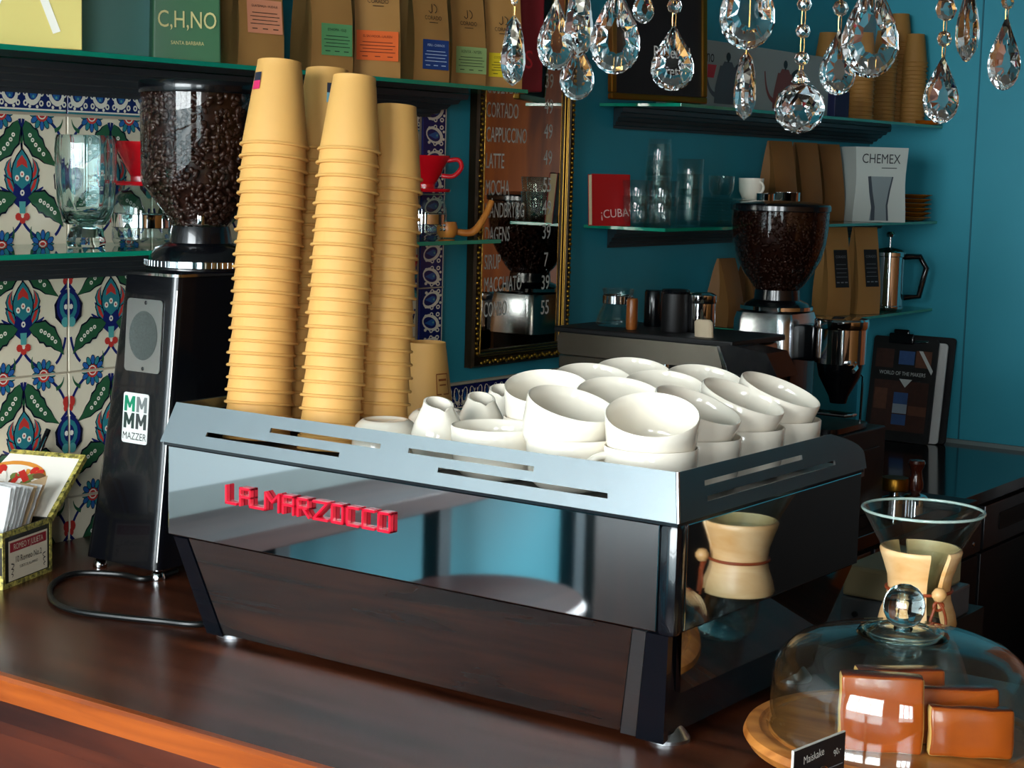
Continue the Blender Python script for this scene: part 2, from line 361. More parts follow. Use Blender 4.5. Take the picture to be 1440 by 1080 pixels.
for fx, fy in ((-0.045, 0.075), (-0.69, 0.075), (-0.045, 0.37), (-0.69, 0.37)):
    bm = B(); lathe(bm, [(0, 0), (0.024, 0), (0.024, 0.004), (0.016, 0.014), (0.012, 0.02), (0, 0.02)], 24, (fx, fy, 0)); obj('foot', bm, M_SATIN, em)
# cup tray and slotted cup rail
bm = B(); box2(bm, (-EW+0.010, 0.012, EZT-0.012), (-0.010, ED+0.03, EZT-0.001)); obj('cup_tray', bm, M_SATIN, em)
def slotted(P, U, V, cut, th):
    """plate over a (u, v) grid; P maps (u, v) to a point, cells for which cut() holds stay open"""
    bm = B(); vv = {}
    def V_(i, j):
        if (i, j) not in vv: vv[(i, j)] = bm.verts.new(P(U[i], V[j]))
        return vv[(i, j)]
    for i in range(len(U)-1):
        for j in range(len(V)-1):
            if cut((U[i]+U[i+1])/2, (V[j]+V[j+1])/2): continue
            bm.faces.new((V_(i, j), V_(i+1, j), V_(i+1, j+1), V_(i, j+1)))
    bmesh.ops.recalc_face_normals(bm, faces=bm.faces[:])
    bmesh.ops.solidify(bm, geom=bm.faces[:], thickness=th)
    return bm
ZR0, ZR1 = EZT+0.003, ERT
sl = [(-0.565, -0.393, 0.2850, 0.2905), (-0.664, -0.450, 0.2690, 0.2745), (-0.352, -0.179, 0.2850, 0.2905), (-0.306, -0.084, 0.2690, 0.2745)]
U = sorted({0.0, 1.0} | {(s[0]+EW)/EW for s in sl} | {(s[1]+EW)/EW for s in sl}); V = sorted({ZR0, ZR1, 0.285, 0.2905, 0.269, 0.2745})
def PF(u, z):
    k = (z-ZR0)/(ZR1-ZR0); x0 = -EW-0.008+0.016*k; x1 = 0.004-0.010*k
    return Vector((x0+(x1-x0)*u, -0.006+0.012*k, z))
def inslot(u, z, S, L, o): return any(((s[0]-o)/L) < u < ((s[1]-o)/L) and s[2] < z < s[3] for s in S)
bm = slotted(PF, U, V, lambda u, z: inslot(u, z, sl, EW, -EW), 0.0025); obj('cup_rail_back', bm, M_RAIL, em, smooth=20)
sl2 = [(0.055, 0.282, 0.2850, 0.2905), (0.060, 0.365, 0.2690, 0.2745)]
U2 = sorted({0.0, 1.0} | {s[0]/ED for s in sl2} | {s[1]/ED for s in sl2}); V2 = sorted({ZR0, ZR1, 0.285, 0.2905, 0.269, 0.2745, 0.279, 0.2955, 0.300})
def rail_end(k):
    return ED+0.004-0.085*max(0, (k-0.35)/0.65)**1.8
def PS(side):
    def f(u, z):
        k = (z-ZR0)/(ZR1-ZR0); e = rail_end(k) if u > 0.9 else ED
        y0 = -0.006+0.012*k; y = y0+(e-y0)*u if u > 0.9 else y0+(ED-y0)*u
        return Vector(((0.004-0.010*k) if side > 0 else (-EW-0.008+0.016*k), y, z))
    return f
for sd in (1, -1):
    bm = slotted(PS(sd), U2, V2, lambda u, z: inslot(u, z, sl2, ED, 0), 0.0025); obj('cup_rail_side', bm, M_RAIL, em, smooth=20)
bm = B(); tube(bm, [PF(1.0, ZR0), PF(1.0, ZR1)], 0.0022, 8); obj('rail_corner', bm, M_RAIL, em)
bm = B()
for a, b in (((-EW-0.004, -0.004), (0.002, 0.010)), ((-EW-0.004, 0.010), (-EW+0.010, ED)), ((-0.012, 0.010), (0.002, ED))): box2(bm, (*a, EZT-0.001), (*b, EZT+0.0025))
obj('rail_base', bm, M_NAVY, em)
TRAY = EZT-0.001
# lettering in blocky red strokes:  LA MARZOCCO joined along the foot line
GL = {'L': [(0, 0, 0, 6), (0, 0, 3, 0)], 'A': [(0, 0, 0, 6), (0, 6, 3, 6), (3, 6, 3, 0), (0, 3, 3, 3)],
      'M': [(0, 0, 0, 6), (0, 6, 2, 3), (2, 3, 4, 6), (4, 6, 4, 0)], 'R': [(0, 0, 0, 6), (0, 6, 3, 6), (3, 6, 3, 3), (0, 3, 3, 3), (1.4, 3, 3.2, 0)],
      'Z': [(0, 6, 4, 6), (4, 6, 0, 0), (0, 0, 4, 0)], 'O': [(0, 0, 0, 6), (0, 6, 3, 6), (3, 6, 3, 0), (3, 0, 0, 0)],
      'T': [(0, 6, 4, 6), (2, 6, 2, 0)], 'C': [(3, 6, 0, 6), (0, 6, 0, 0), (0, 0, 3, 0)], '_': [(0, 0, 2, 0)]}
WD = {'L': 3, 'A': 3, 'M': 4, 'R': 3.2, 'Z': 4, 'O': 3, 'C': 3, '_': 2, 'T': 4}
word = 'LA_MARZOCCO'; gap = 1.35
tot = sum(WD[c] for c in word)+gap*(len(word)-1); un = 0.257/tot; uz = 0.0205/6
x = -0.628
for c in word:
    bm = B()
    for (x0, y0, x1, y1) in GL[c]:
        if c == '_': x0, x1 = -gap, WD['_']+gap
        a, b = Vector((x0*un, y0*uz)), Vector((x1*un, y1*uz)); d = (b-a); L = d.length+0.0032; ang = math.atan2(d.y, d.x); mid = (a+b)/2
        box(bm, (mid.x, -0.0035, mid.y), (L, 0.007, 0.0032), rot=Matrix.Rotation(-ang, 3, 'Y'), bev=0.0008, seg=1)
    obj('logo_letter', bm, M_RED, bp_, loc=(x, -0.0002, 0.1925)); x += (WD[c]+gap)*un
# ================================================================== painted tiles on the left wall
TC = {'cream': '#e6dac0', 'teal': '#2f7d86', 'teal2': '#56a3a0', 'navy': '#1c2563', 'green': '#2c5a3c', 'red': '#c23a33', 'white': '#efe8d8', 'ink': '#15172b', 'blue': '#2d5fa0'}
TM = [mat('tile_glaze_'+k, v, 0.18, var=0.05, scale=50) for k, v in TC.items()]; TI = {k: i for i, k in enumerate(TC)}
TW, TH = 0.175, 0.200
def ell(cx, cy, a, b, n=14, rot=0.0):
    return [(cx+a*math.cos(2*PI*k/n)*math.cos(rot)-b*math.sin(2*PI*k/n)*math.sin(rot), cy+a*math.cos(2*PI*k/n)*math.sin(rot)+b*math.sin(2*PI*k/n)*math.cos(rot)) for k in range(n)]
def stroke(pts, w0, w1=None):
    w1 = w0 if w1 is None else w1; L = []; R_ = []; n = len(pts)
    for i, p in enumerate(pts):
        a = pts[max(i-1, 0)]; b = pts[min(i+1, n-1)]; dx, dy = b[0]-a[0], b[1]-a[1]; d = math.hypot(dx, dy) or 1
        w = (w0+(w1-w0)*i/(n-1))/2; L.append((p[0]-dy/d*w, p[1]+dx/d*w)); R_.append((p[0]+dy/d*w, p[1]-dx/d*w))
    return L+R_[::-1]
def bez(a, b, c, n=8): return [((1-t)**2*a[0]+2*t*(1-t)*b[0]+t*t*c[0], (1-t)**2*a[1]+2*t*(1-t)*b[1]+t*t*c[1]) for t in [k/n for k in range(n+1)]]
def leafshape(a, b, c, w, n=9):
    cen = bez(a, b, c, n); L = []; R_ = []
    for i, p in enumerate(cen):
        q0 = cen[max(i-1, 0)]; q1 = cen[min(i+1, n)]; dx, dy = q1[0]-q0[0], q1[1]-q0[1]; d = math.hypot(dx, dy); ww = w*math.sin(PI*(i/n)**0.8)*0.5*(1.12 if i % 2 else 0.92)
        L.append((p[0]-dy/d*ww, p[1]+dx/d*ww)); R_.append((p[0]+dy/d*ww, p[1]-dx/d*ww))
    return L+R_[::-1][1:-1] if False else L+R_[::-1]
def clip_half(poly, axis, lim, keep):
    out = []
    for i in range(len(poly)):
        p, q = poly[i], poly[(i+1) % len(poly)]; ip = (p[axis]-lim)*keep >= 0; iq = (q[axis]-lim)*keep >= 0
        if ip: out.append(p)
        if ip != iq:
            t = (lim-p[axis])/(q[axis]-p[axis]); out.append((p[0]+t*(q[0]-p[0]), p[1]+t*(q[1]-p[1])))
    return out
def tile_mesh():
    bm = B(); hw, hh = TW/2-0.0014, TH/2-0.0014
    box(bm, (0, 0, -0.004), (2*hw, 2*hh, 0.008), TI['cream'], bev=0.001, seg=1)
    layer = [0]
    def put(poly, c, mirror=True):
        layer[0] += 1; z = 0.00012+0.00004*(layer[0] % 40)
        for sgn in ((1, -1) if mirror else (1,)):
            P = [(sgn*x*TW, y*TH) for x, y in poly]
            for ax, lim, keep in ((0, hw-0.0008, -1), (0, -hw+0.0008, 1), (1, hh-0.0008, -1), (1, -hh+0.0008, 1)):
                P = clip_half(P, ax, lim, keep)
                if len(P) < 3: break
            if len(P) >= 3:
                Q = [P[0]]
                for p in P[1:]:
                    if math.hypot(p[0]-Q[-1][0], p[1]-Q[-1][1]) > 2e-5: Q.append(p)
                if len(Q) >= 3: flat(bm, Q if sgn > 0 else Q[::-1], z, TI[c])
    # stems
    put(stroke(bez((0.02, 0.46), (0.0, 0.34), (0.0, 0.22)), 0.03, 0.02), 'navy'); put(stroke(bez((0.045, 0.44), (0.03, 0.36), (0.0, 0.28)), 0.02), 'green')
    put(stroke(bez((0.0, -0.30), (0.05, -0.38), (0.16, -0.43)), 0.025), 'navy'); put(stroke(bez((0.36, -0.42), (0.44, -0.36), (0.47, -0.22)), 0.025), 'navy')
    put(stroke(bez((0.28, 0.46), (0.40, 0.40), (0.46, 0.28)), 0.025), 'navy')
    put(stroke(bez((0.11, -0.44), (0.08, -0.41), (0.10, -0.35)), 0.035, 0.005), 'green'); put(stroke(bez((0.36, 0.38), (0.44, 0.40), (0.45, 0.47)), 0.035, 0.005), 'green')
    # saz leaves
    for a, b, c, w in (((0.04, 0.45), (0.08, 0.26), (0.40, 0.10), 0.15), ((0.06, -0.13), (0.30, -0.14), (0.45, -0.36), 0.15)):
        put(leafshape(a, b, c, w+0.03), 'ink'); put(leafshape(a, b, c, w), 'green')
        cen = bez(a, b, c, 10)
        for i in (3, 4, 5, 6, 7): put(ell(cen[i][0], cen[i][1], 0.020, 0.017, 7), 'white'); put(ell(cen[i][0], cen[i][1], 0.008, 0.007, 6), 'green')
    # half flowers on the top and bottom edges
    for v in (0.5, -0.5):
        for k in range(12):
            a = 2*PI*k/12; put(ell(0.22+0.095*math.cos(a), v+0.085*math.sin(a), 0.042, 0.026, 10, a), 'ink'); put(ell(0.22+0.095*math.cos(a), v+0.085*math.sin(a), 0.036, 0.021, 10, a), 'blue' if k % 2 else 'teal')
        put(ell(0.22, v, 0.066, 0.058), 'red'); put(ell(0.22, v, 0.046, 0.040), 'white'); put(ell(0.22, v, 0.036, 0.03), 'red'); put(ell(0.22, v, 0.016, 0.014), 'navy')
    # central tulip
    put(stroke(bez((0.0, -0.17), (0.12, -0.12), (0.23, -0.05)), 0.10, 0.01), 'navy'); put(stroke(bez((0.06, -0.02), (0.15, -0.02), (0.19, 0.04)), 0.06, 0.01), 'navy')
    for a, b, c in (((0.05, -0.12), (0.20, 0.0), (0.12, 0.11)), ((0.07, 0.0), (0.20, 0.06), (0.11, 0.17))):
        put(leafshape(a, b, c, 0.085), 'ink'); put(leafshape(a, b, c, 0.065), 'teal'); put(leafshape(a, b, c, 0.03), 'red')
    drop = [(0.0, 0.23)]+[(0.105*math.sin(PI*t)**0.9, 0.23-0.36*t) for t in (0.15, 0.3, 0.45, 0.6, 0.75, 0.9)]+[(0.0, -0.15)]
    full = drop+[(-x, y) for x, y in drop[1:-1]][::-1]
    put([(x*1.13, 0.03+(y-0.03)*1.07) for x, y in full], 'ink', False); put(full, 'teal', False)
    put([(0, 0.19), (0.05, 0.14), (0.06, 0.09), (0, 0.12), (-0.06, 0.09), (-0.05, 0.14)], 'red', False)
    put([(0.0, -0.17), (0.10, -0.10), (0.075, -0.02), (0.0, -0.07), (-0.075, -0.02), (-0.10, -0.10)], 'navy', False)
    for x, y in ((0, 0.045), (0.055, 0.015), (-0.055, 0.015), (0, -0.095)): put(ell(x, y, 0.024, 0.024, 7), 'white', False); put(ell(x, y, 0.010, 0.010, 6), 'red' if y > -0.05 else 'navy', False)
    put([(0.035, -0.16), (0.03, -0.25), (-0.03, -0.25), (-0.035, -0.16)], 'teal2', False)
    for x in (-0.045, 0.045, 0.0): put(ell(x, -0.275 if x else -0.30, 0.034, 0.03, 9), 'red', False)
    put(ell(0.0, -0.27, 0.016, 0.016, 7), 'white', False)
    # half bulbs on the side edges
    put(leafshape((0.5, -0.14), (0.30, 0.02), (0.5, 0.16), 0.12), 'ink'); put(ell(0.5, 0.02, 0.135, 0.14), 'navy'); put(ell(0.5, 0.02, 0.10, 0.11), 'teal'); put(ell(0.5, 0.02, 0.06, 0.07), 'navy'); put(ell(0.47, 0.02, 0.022, 0.022, 7), 'white')
    put(ell(0.46, -0.10, 0.04, 0.04), 'teal2'); put(ell(0.475, 0.27, 0.045, 0.045), 'red'); put(ell(0.475, 0.22, 0.03, 0.03), 'red'); put(stroke([(0.5, 0.2), (0.42, 0.13)], 0.03), 'navy')
    return mesh_of('tile', bm, TM, smooth=0)
WALL_M = frame((XW+0.006, 0, 0), (0, 1, 0), (0, 0, 1))       # local x -> +Y, y -> +Z, z -> +X
bm = B(); box2(bm, (XW, -0.24, -0.14), (XW+0.002, 1.275, 0.735)); obj('grout_bed', bm, M_GROUT, wall_left)
tm = tile_mesh()
for k in range(-3, 5):
    for j in range(4):
        yc = 0.31+TW*(k+0.5); zc = 0.567-TH*j
        if zc < -0.1: continue
        link('tile', tm, wall_left, M=WALL_M @ Matrix.Translation((yc, zc, 0)))
def border_mesh(L, H):
    bm = B(); box(bm, (0, 0, -0.004), (L-0.003, H-0.002, 0.008), TI['navy'], bev=0.0008, seg=1)
    n = 4; s = L/n; zz = [0.0001]
    def put(p, c): zz[0] += 0.00003; flat(bm, p, zz[0], TI[c])
    put([(-L/2+0.002, -H/2+0.004), (L/2-0.002, -H/2+0.004), (L/2-0.002, -H/2+0.0065), (-L/2+0.002, -H/2+0.0065)], 'white')
    put([(-L/2+0.002, -H/2+0.0012), (L/2-0.002, -H/2+0.0012), (L/2-0.002, -H/2+0.0035), (-L/2+0.002, -H/2+0.0035)], 'teal')
    for k in range(n):
        cx = -L/2+s*(k+0.5); up = 1 if k % 2 else -1
        put(ell(cx, 0.003, s*0.36, H*0.36, 16, 0.25*up), 'white'); put(ell(cx, 0.006, s*0.24, H*0.27, 16, 0.25*up), 'navy')
        put([(cx, 0.003+H*0.26), (cx+s*0.15, 0.0), (cx+s*0.10, -H*0.12), (cx-s*0.10, -H*0.12), (cx-s*0.15, 0.0)], 'blue'); put(ell(cx, -H*0.06, s*0.05, H*0.04, 8), 'teal2')
        for q in (-1, 1):
            put(ell(cx+q*s*0.34, -H*0.24, s*0.10, H*0.085, 9), 'white'); put(ell(cx+q*s*0.34, -H*0.24, s*0.045, H*0.04, 7), 'navy'); put(ell(cx+q*s*0.36, H*0.02, s*0.09, H*0.075, 9), 'white'); put(ell(cx+q*s*0.36, H*0.02, s*0.04, H*0.035, 7), 'navy')
            put(ell(cx+q*s*0.16, -H*0.33, s*0.06, H*0.05, 8), 'white')
            put(ell(cx+q*s*0.30, H*0.26, s*0.07, H*0.06, 8), 'white')
    return mesh_of('border_tile', bm, TM, smooth=0)
bmh = border_mesh(TW, 0.056)
for k in range(-3, 5): link('border_tile', bmh, wall_left, M=WALL_M @ Matrix.Translation((0.31+TW*(k+0.5), 0.6965, 0)))
bmv = border_mesh(0.185, 0.078)
for j in range(4): link('border_tile', bmv, wall_left, M=WALL_M @ Matrix.Translation((1.233, 0.64-0.185*j, 0)) @ Matrix.Rotation(PI/2, 4, 'Z'))
bmb = border_mesh(0.105, 0.052)
for k in range(9): link('border_tile', bmb, wall_left, M=WALL_M @ Matrix.Translation((1.335+0.105*k, 0.133, 0)))
bm = B(); box2(bm, (XW, 1.28, 0.160), (XW+0.010, 2.25, 0.165)); struct('trim_5', bm, M_GROUT)

# ================================================================== shelves (green glass on dark crown moulding)
M_SHELFGLASS = mat('green_shelf_glass_edge', '#0f8f70', 0.05, trans=0.0, spec=0.6, coat=0.5)
M_SHELFTOP = thin_glass('shelf_glass_face', '#a9d6c8')
M_CROWN = mat('charcoal_crown_moulding', '#34383c', 0.42, var=0.06, scale=30)
CROWN = [(0.0, -0.046), (0.010, -0.046), (0.012, -0.040), (0.022, -0.038), (0.026, -0.031), (0.034, -0.029), (0.040, -0.021), (0.050, -0.019), (0.054, -0.012), (0.064, -0.010), (0.066, 0.0), (0.0, 0.0)]
def shelf(label, y0, y1, z, cy0, cy1, depth_=0.22, crown=True, e0=0.0, e1=-0.9):
    """z = top of the glass"""
    t = thing('wall_shelf', label, 'shelf', (XW, 0, z), group='glass wall shelves')
    bm = B(); box2(bm, (0.010, y0, -0.0075), (depth_, y1, 0.0), 0, bev=0.0008)
    for f in bm.faces:
        f.material_index = 1 if abs(f.normal.z) > 0.9 else 0
    obj('glass_shelf', bm, [M_SHELFGLASS, M_SHELFTOP], t, smooth=0, recalc=False)
    if crown:
        bm = B()
        def ring(y, inset): return [(max(0.010, d), y + inset*(0.066-max(0.010, d)), -0.0085+h) for d, h in CROWN]
        loft(bm, [ring(cy0, e0), ring(cy1, e1)]); obj('crown_moulding', bm, M_CROWN, t, smooth=20)
    return t
Z_UL, Z_LL, Z_UR, Z_MR, Z_LR = 0.752, 0.470, 0.752, 0.482, 0.232
Y_UR = on_x(841, 150, XW).y; Y_MR = on_x(832, 335, XW).y
shelf('long glass shelf of coffee bags above the painted tiles', -0.24, 1.243, Z_UL, -0.24, 1.262)
shelf('glass shelf with vase and red dripper against the painted tiles', -0.24, 1.168, Z_LL, -0.24, 1.10)
shelf('glass shelf holding the kettle box and stacks of paper cups', Y_UR-0.01, 3.298, Z_UR, Y_UR, 3.298, e0=0.9, e1=0)
shelf('glass shelf holding the tumblers and the white carafe box', Y_MR-0.05, 3.298, Z_MR, Y_MR, 3.298, e0=0.9, e1=0)
shelf('short glass shelf holding the french press', 2.22, 3.298, Z_LR, 2.4, 2.86, crown=False)

# ================================================================== mirror menu in gilt frame
M_GILT = mat('antique_gilt', '#9a7426', 0.32, 0.9, var=0.35, scale=90, bump=0.6)
M_GILT2 = mat('bright_gilt_line', '#a47c36', 0.3, 1.0)
M_FRAMEDK = mat('dark_bronze_frame', '#2a1d0c', 0.35, 0.6, var=0.3, scale=60, bump=0.5)
M_MIRROR = mat('mirror_glass', '#c4bfb5', 0.01, 1.0)
M_CHALK = mat('white_marker', '#cfcdc6', 0.7)
my0, my1, mz0, mz1 = 1.350, 1.705, 0.193, 1.02
t = thing('menu_mirror', 'tall mirror in ornate gilt frame with white handwritten coffee menu', 'mirror', (XW, 0, 0))
bm = B(); box2(bm, (0.004, my0+0.02, mz0+0.02), (0.014, my1-0.02, mz1-0.02)); mg = obj('mirror_glass', bm, M_MIRROR, t, smooth=0)
def frame_side(y0, z0, y1, z1, inw):
    """one side of the frame; inw is the inward direction (dy, dz)"""
    bm = B(); pr_ = [(0.0, 0.003, 0), (0.0, 0.020, 0), (0.005, 0.025, 0), (0.018, 0.025, 0), (0.021, 0.021, 0), (0.026, 0.021, 0), (0.030, 0.018, 0), (0.034, 0.017, 0), (0.036, 0.003, 0)]
    def ring(y, z, sy, sz): return [(x, y+d*sy, z+d*sz) for d, x, _ in pr_]
    dirv = Vector((y1-y0, z1-z0)).normalized()
    r0 = [(x, y0+d*(inw[0]+dirv.x), z0+d*(inw[1]+dirv.y)) for d, x, _ in pr_]; r1 = [(x, y1+d*(inw[0]-dirv.x), z1+d*(inw[1]-dirv.y)) for d, x, _ in pr_]
    loft(bm, [r0, r1])
    for f in bm.faces: f.material_index = 0
    o = obj('frame_side', bm, M_FRAMEDK, t, smooth=30)
    L = math.hypot(y1-y0, z1-z0); n = int(L/0.011); bm = B()
    for k in range(n):      # carved leaves along the moulding
        s = 0.03+(L-0.06)*k/(n-1); q = (k % 3)*0.002
        c = (0.025+q*0.3, y0+dirv.x*s+inw[0]*(0.009+q), z0+dirv.y*s+inw[1]*(0.009+q))
        lathe(bm, [(0, -0.004), (0.0045, -0.001), (0.005, 0.001), (0, 0.005)], 6, c, Matrix.Rotation(k*1.3, 3, 'X') @ Matrix.Rotation(0.5, 3, 'Y'))
    obj('carved_leaf_row', bm, M_GILT, o, smooth=60)
    bm = B()
    for d in (0.022, 0.0275, 0.033):
        a = Vector((0.0215 if d < 0.03 else 0.0185, y0+d*(inw[0]+dirv.x), z0+d*(inw[1]+dirv.y))); b = Vector((a.x, y1+d*(inw[0]-dirv.x), z1+d*(inw[1]-dirv.y)))
        tube(bm, [a, b], 0.0010, 6)
    obj('gilt_line', bm, M_GILT2, o)
frame_side(my0, mz0, my1, mz0, (0, 1)); frame_side(my1, mz0, my1, mz1, (-1, 0)); frame_side(my1, mz1, my0, mz1, (0, -1)); frame_side(my0, mz1, my0, mz0, (1, 0))
rows = [(119, 'ESPRESSO', '39'), (155, 'CORTADO', '49'), (190, 'CAPPUCCINO', '49'), (227, 'LATTE', '49'), (265, 'MOCHA', '55'), (297, 'HÅNDBRYGG', '49'), (331, 'DAGENS', '39'), (370, 'SIRUP', '7'), (402, 'MACCHIATO', '39'), (437, 'COMBO', '55')]
for py, a, b in rows:
    for s, px, al in ((a, 684 - (py-155)*0.015, 'LEFT'), (b, 772 - (py-155)*0.02, 'CENTER')):
        p = on_x(px, py + (0 if al == 'LEFT' else -4), XW+0.0145); bm = B()
        text_into(bm, s, 0.044, frame((0.0145, p.y, p.z), (0, 1, 0), (0, 0, 1)), 0, 0.52 if al == 'LEFT' else 0.75, al, bold=0.008); obj('handwritten_word' if al == 'LEFT' else 'handwritten_price', bm, M_CHALK, mg, smooth=0)
# ================================================================== kraft paper cups, upside down in stacks
M_KRAFT = mat('kraft_paper_cup', '#d3a058', 0.62, var=0.06, scale=25)
M_KRAFTDK = mat('kraft_cup_inside', '#c98f45', 0.7)
def cup_mesh(D, d, H):
    """inverted: rim (z = 0) down, recessed base up"""
    bm = B(); R_, r = D/2, d/2; w = 0.0012
    prof = [(R_-0.004, 0.003), (R_-0.0025, 0.0), (R_+0.0008, 0.0003), (R_+0.0018, 0.0018), (R_+0.0008, 0.0036), (R_-0.0014, 0.0042)]
    prof += [(r+0.0004, H-0.010), (r, H-0.0093), (r-0.0008, H), (r-0.0022, H), (r-0.0024, H-0.007), (0, H-0.007)]
    prof += [(0, H-0.0085), (r-0.004, H-0.0085), (R_-0.004, 0.003)]
    lathe(bm, prof, 36); return mesh_of('paper_cup', bm, M_KRAFT, smooth=40)
cup12, cup8 = cup_mesh(0.0860, 0.0575, 0.110), cup_mesh(0.0765, 0.0545, 0.094)
GRP_CUPS = 'kraft paper cups stacked on the coffee machine'
def sticker(parent, D, d, H, ang, z0, z1, wa, two):
    """small printed sticker wrapped on the cup wall"""
    bm = B(); n = 8
    def P(a, z): rr = (D/2+(d/2-D/2)*z/H)+0.0006; return (rr*math.cos(a), rr*math.sin(a), z)
    zs = [z0, (z0+z1)/2, z1]
    for j in range(2):
        for k in range(n):
            a0, a1 = ang-wa+2*wa*k/n, ang-wa+2*wa*(k+1)/n
            f = bm.faces.new([bm.verts.new(P(a, z)) for a, z in ((a0, zs[j]), (a1, zs[j]), (a1, zs[j+1]), (a0, zs[j+1]))]); f.material_index = j
    for k in range(n+1):
        pass
    o = obj('sticker', bm, two, parent); return o
def cup_stack(mesh, px0, py0, px1, py1, Y, n, pitch, H, label, bump=0.003, leanfix=None):
    """n cups; the axis goes through pixel 0 (lowest visible rim) and pixel 1 (rim of the top cup), both in the plane through Y"""
    a = on_y(px0, py0, Y); dp = depth(a); b = at_depth(px1, py1, dp)
    ax = (b-a).normalized()
    base = a + ax*((TRAY-a.z)/ax.z)
    L = (b-base).length
    m = max(1, round(L/pitch)); pt = L/m; cups = []
    q = ax.to_track_quat('Z', 'Y').to_matrix().to_4x4()
    for k in range(m+1):
        j = Vector((math.sin(k*1.7), math.cos(k*2.3), 0))*bump*0.25
        zoff = 0.002 if k == 0 else 0.0
        o = link('paper_cup', mesh, M=Matrix.Translation(base+ax*(pt*k+zoff)+j) @ q @ Matrix.Rotation(k*0.9, 4, 'Z'))
        lab = label if k < m else label.replace('kraft paper cup in', 'topmost kraft paper cup of')
        tag(o, lab, 'paper cup', GRP_CUPS); cups.append(o)
    return cups
s1 = cup_stack(cup12, 364, 578, 386, 208, 0.10, 23, 0.0156, 0.110, 'tall kraft paper cup in the tallest stack, beside the black grinder')
s2 = cup_stack(cup8, 465, 592, 491, 215, 0.10, 20, 0.0172, 0.094, 'kraft paper cup in the second stack from the black grinder')
s3 = cup_stack(cup8, 533, 588, 551, 253, 0.19, 20, 0.0172, 0.094, 'kraft paper cup in the stack beside the lone cup')
s4 = cup_stack(cup12, 440, 560, 455, 215, 0.205, 20, 0.0168, 0.110, 'kraft paper cup in the stack half hidden behind the two front stacks')
o = link('paper_cup', cup12, loc=tuple(on_y(597, 570, 0.40).xy)+(TRAY,)); tag(o, 'lone upside-down kraft paper cup with small printed square beside white creamers', 'paper cup', GRP_CUPS)
lone = o
M_STK = [mat('sticker_pink', '#c8205a', 0.5), mat('sticker_navy', '#1d2233', 0.5), mat('sticker_blue', '#6fa8b8', 0.5), mat('sticker_print', '#8a4a1a', 0.6)]
def cam_angle(o, dx):
    """angle on the cup wall that faces the camera, shifted by dx radians"""
    d = o.matrix_basis.inverted() @ CAM; return math.atan2(d.y, d.x)+dx
sticker(s1[-1], 0.086, 0.0575, 0.110, cam_angle(s1[-1], -0.98), 0.070, 0.092, 0.22, [M_STK[0], M_STK[1]])
sticker(s4[-1], 0.086, 0.0575, 0.110, cam_angle(s4[-1], 0.22), 0.062, 0.088, 0.20, [M_STK[2], M_STK[1]])
bm = B(); a0 = cam_angle(lone, 0.75)
def _P(a, z): rr = (0.043+(0.02875-0.043)*z/0.110)+0.0007; return (rr*math.cos(a), rr*math.sin(a), z)
for a, z, w, h in ((a0, 0.068, 0.30, 0.0016), (a0, 0.040, 0.30, 0.0016), (a0-0.29, 0.054, 0.02, 0.028), (a0+0.29, 0.054, 0.02, 0.028), (a0, 0.060, 0.2, 0.003), (a0, 0.053, 0.16, 0.002)):
    bm.faces.new([bm.verts.new(_P(a+sa*w, z+sz*h/2)) for sa, sz in ((-1, -1), (1, -1), (1, 1), (-1, 1))])
obj('printed_square', bm, M_STK[3], lone)

# ================================================================== white cappuccino cups
M_CERAMIC = mat('white_glazed_ceramic', '#ece4d4', 0.12, coat=0.3)
def mug_meshes():
    bm = B()
    R_, H = 0.0535, 0.060; KS = 0.962
    out = [(0, 0.002), (0.030, 0.002), (0.032, 0.0), (0.036, 0.0005), (0.0415, 0.004), (0.0470, 0.010), (0.0500, 0.018), (0.0518, 0.030), (0.0529, 0.046), (0.0535, H-0.001), (0.0525, H), (0.0510, H-0.001)]
    inn = [(0.0502, 0.046), (0.0490, 0.030), (0.0470, 0.019), (0.043, 0.011), (0.033, 0.006), (0, 0.005)]
    lathe(bm, [(r*KS, z) for r, z in out+inn], 48); body = mesh_of('cup_body', bm, M_CERAMIC, smooth=60)
    bm = B(); pts = []
    for k in range(13):
        a = -PI/2+PI*k/12; pts.append((0.050+0.021*math.cos(a)*1.05, 0, 0.034+0.0155*math.sin(a)))
    pts = [(x-0.002, y, z) for x, y, z in pts]; pts[0] = (0.0460, 0, 0.0195); pts[-1] = (0.0495, 0, 0.0495)
    tube(bm, pts, 0.0044, 10); h = mesh_of('handle', bm, M_CERAMIC, smooth=60)
    return body, h
mug_b, mug_h = mug_meshes()
GRP_MUG = 'white cups piled on the coffee machine'
def mug(base, label, hang=0.0, tilt=0.0, tdir=(1, 0)):
    """base = centre of the foot; tilted by 'tilt' towards the ground direction tdir"""
    d = Vector((tdir[0], tdir[1], 0)).normalized(); axis = Vector((0, 0, 1)).cross(d)
    M_ = Matrix.Translation(base) @ (Matrix.Rotation(tilt, 4, axis) if tilt else Matrix.Identity(4)) @ Matrix.Rotation(hang, 4, 'Z')
    t = thing('coffee_cup', label, 'cup', M=M_, group=GRP_MUG); link('cup_body', mug_b, t); link('handle', mug_h, t); return t
CAMD = Vector((0.574, -0.81)); IMR = Vector((0.816, 0.577))
GX = [-0.094, -0.199, -0.304]; GY = [0.100, 0.204, 0.306, 0.402]
rowname = ['first row behind the lettered panel', 'second row behind the lettered panel', 'third row behind the lettered panel', 'fourth row behind the lettered panel']
colname = ['side rail column', 'middle column', 'creamer side column']
rj = random.Random(3)
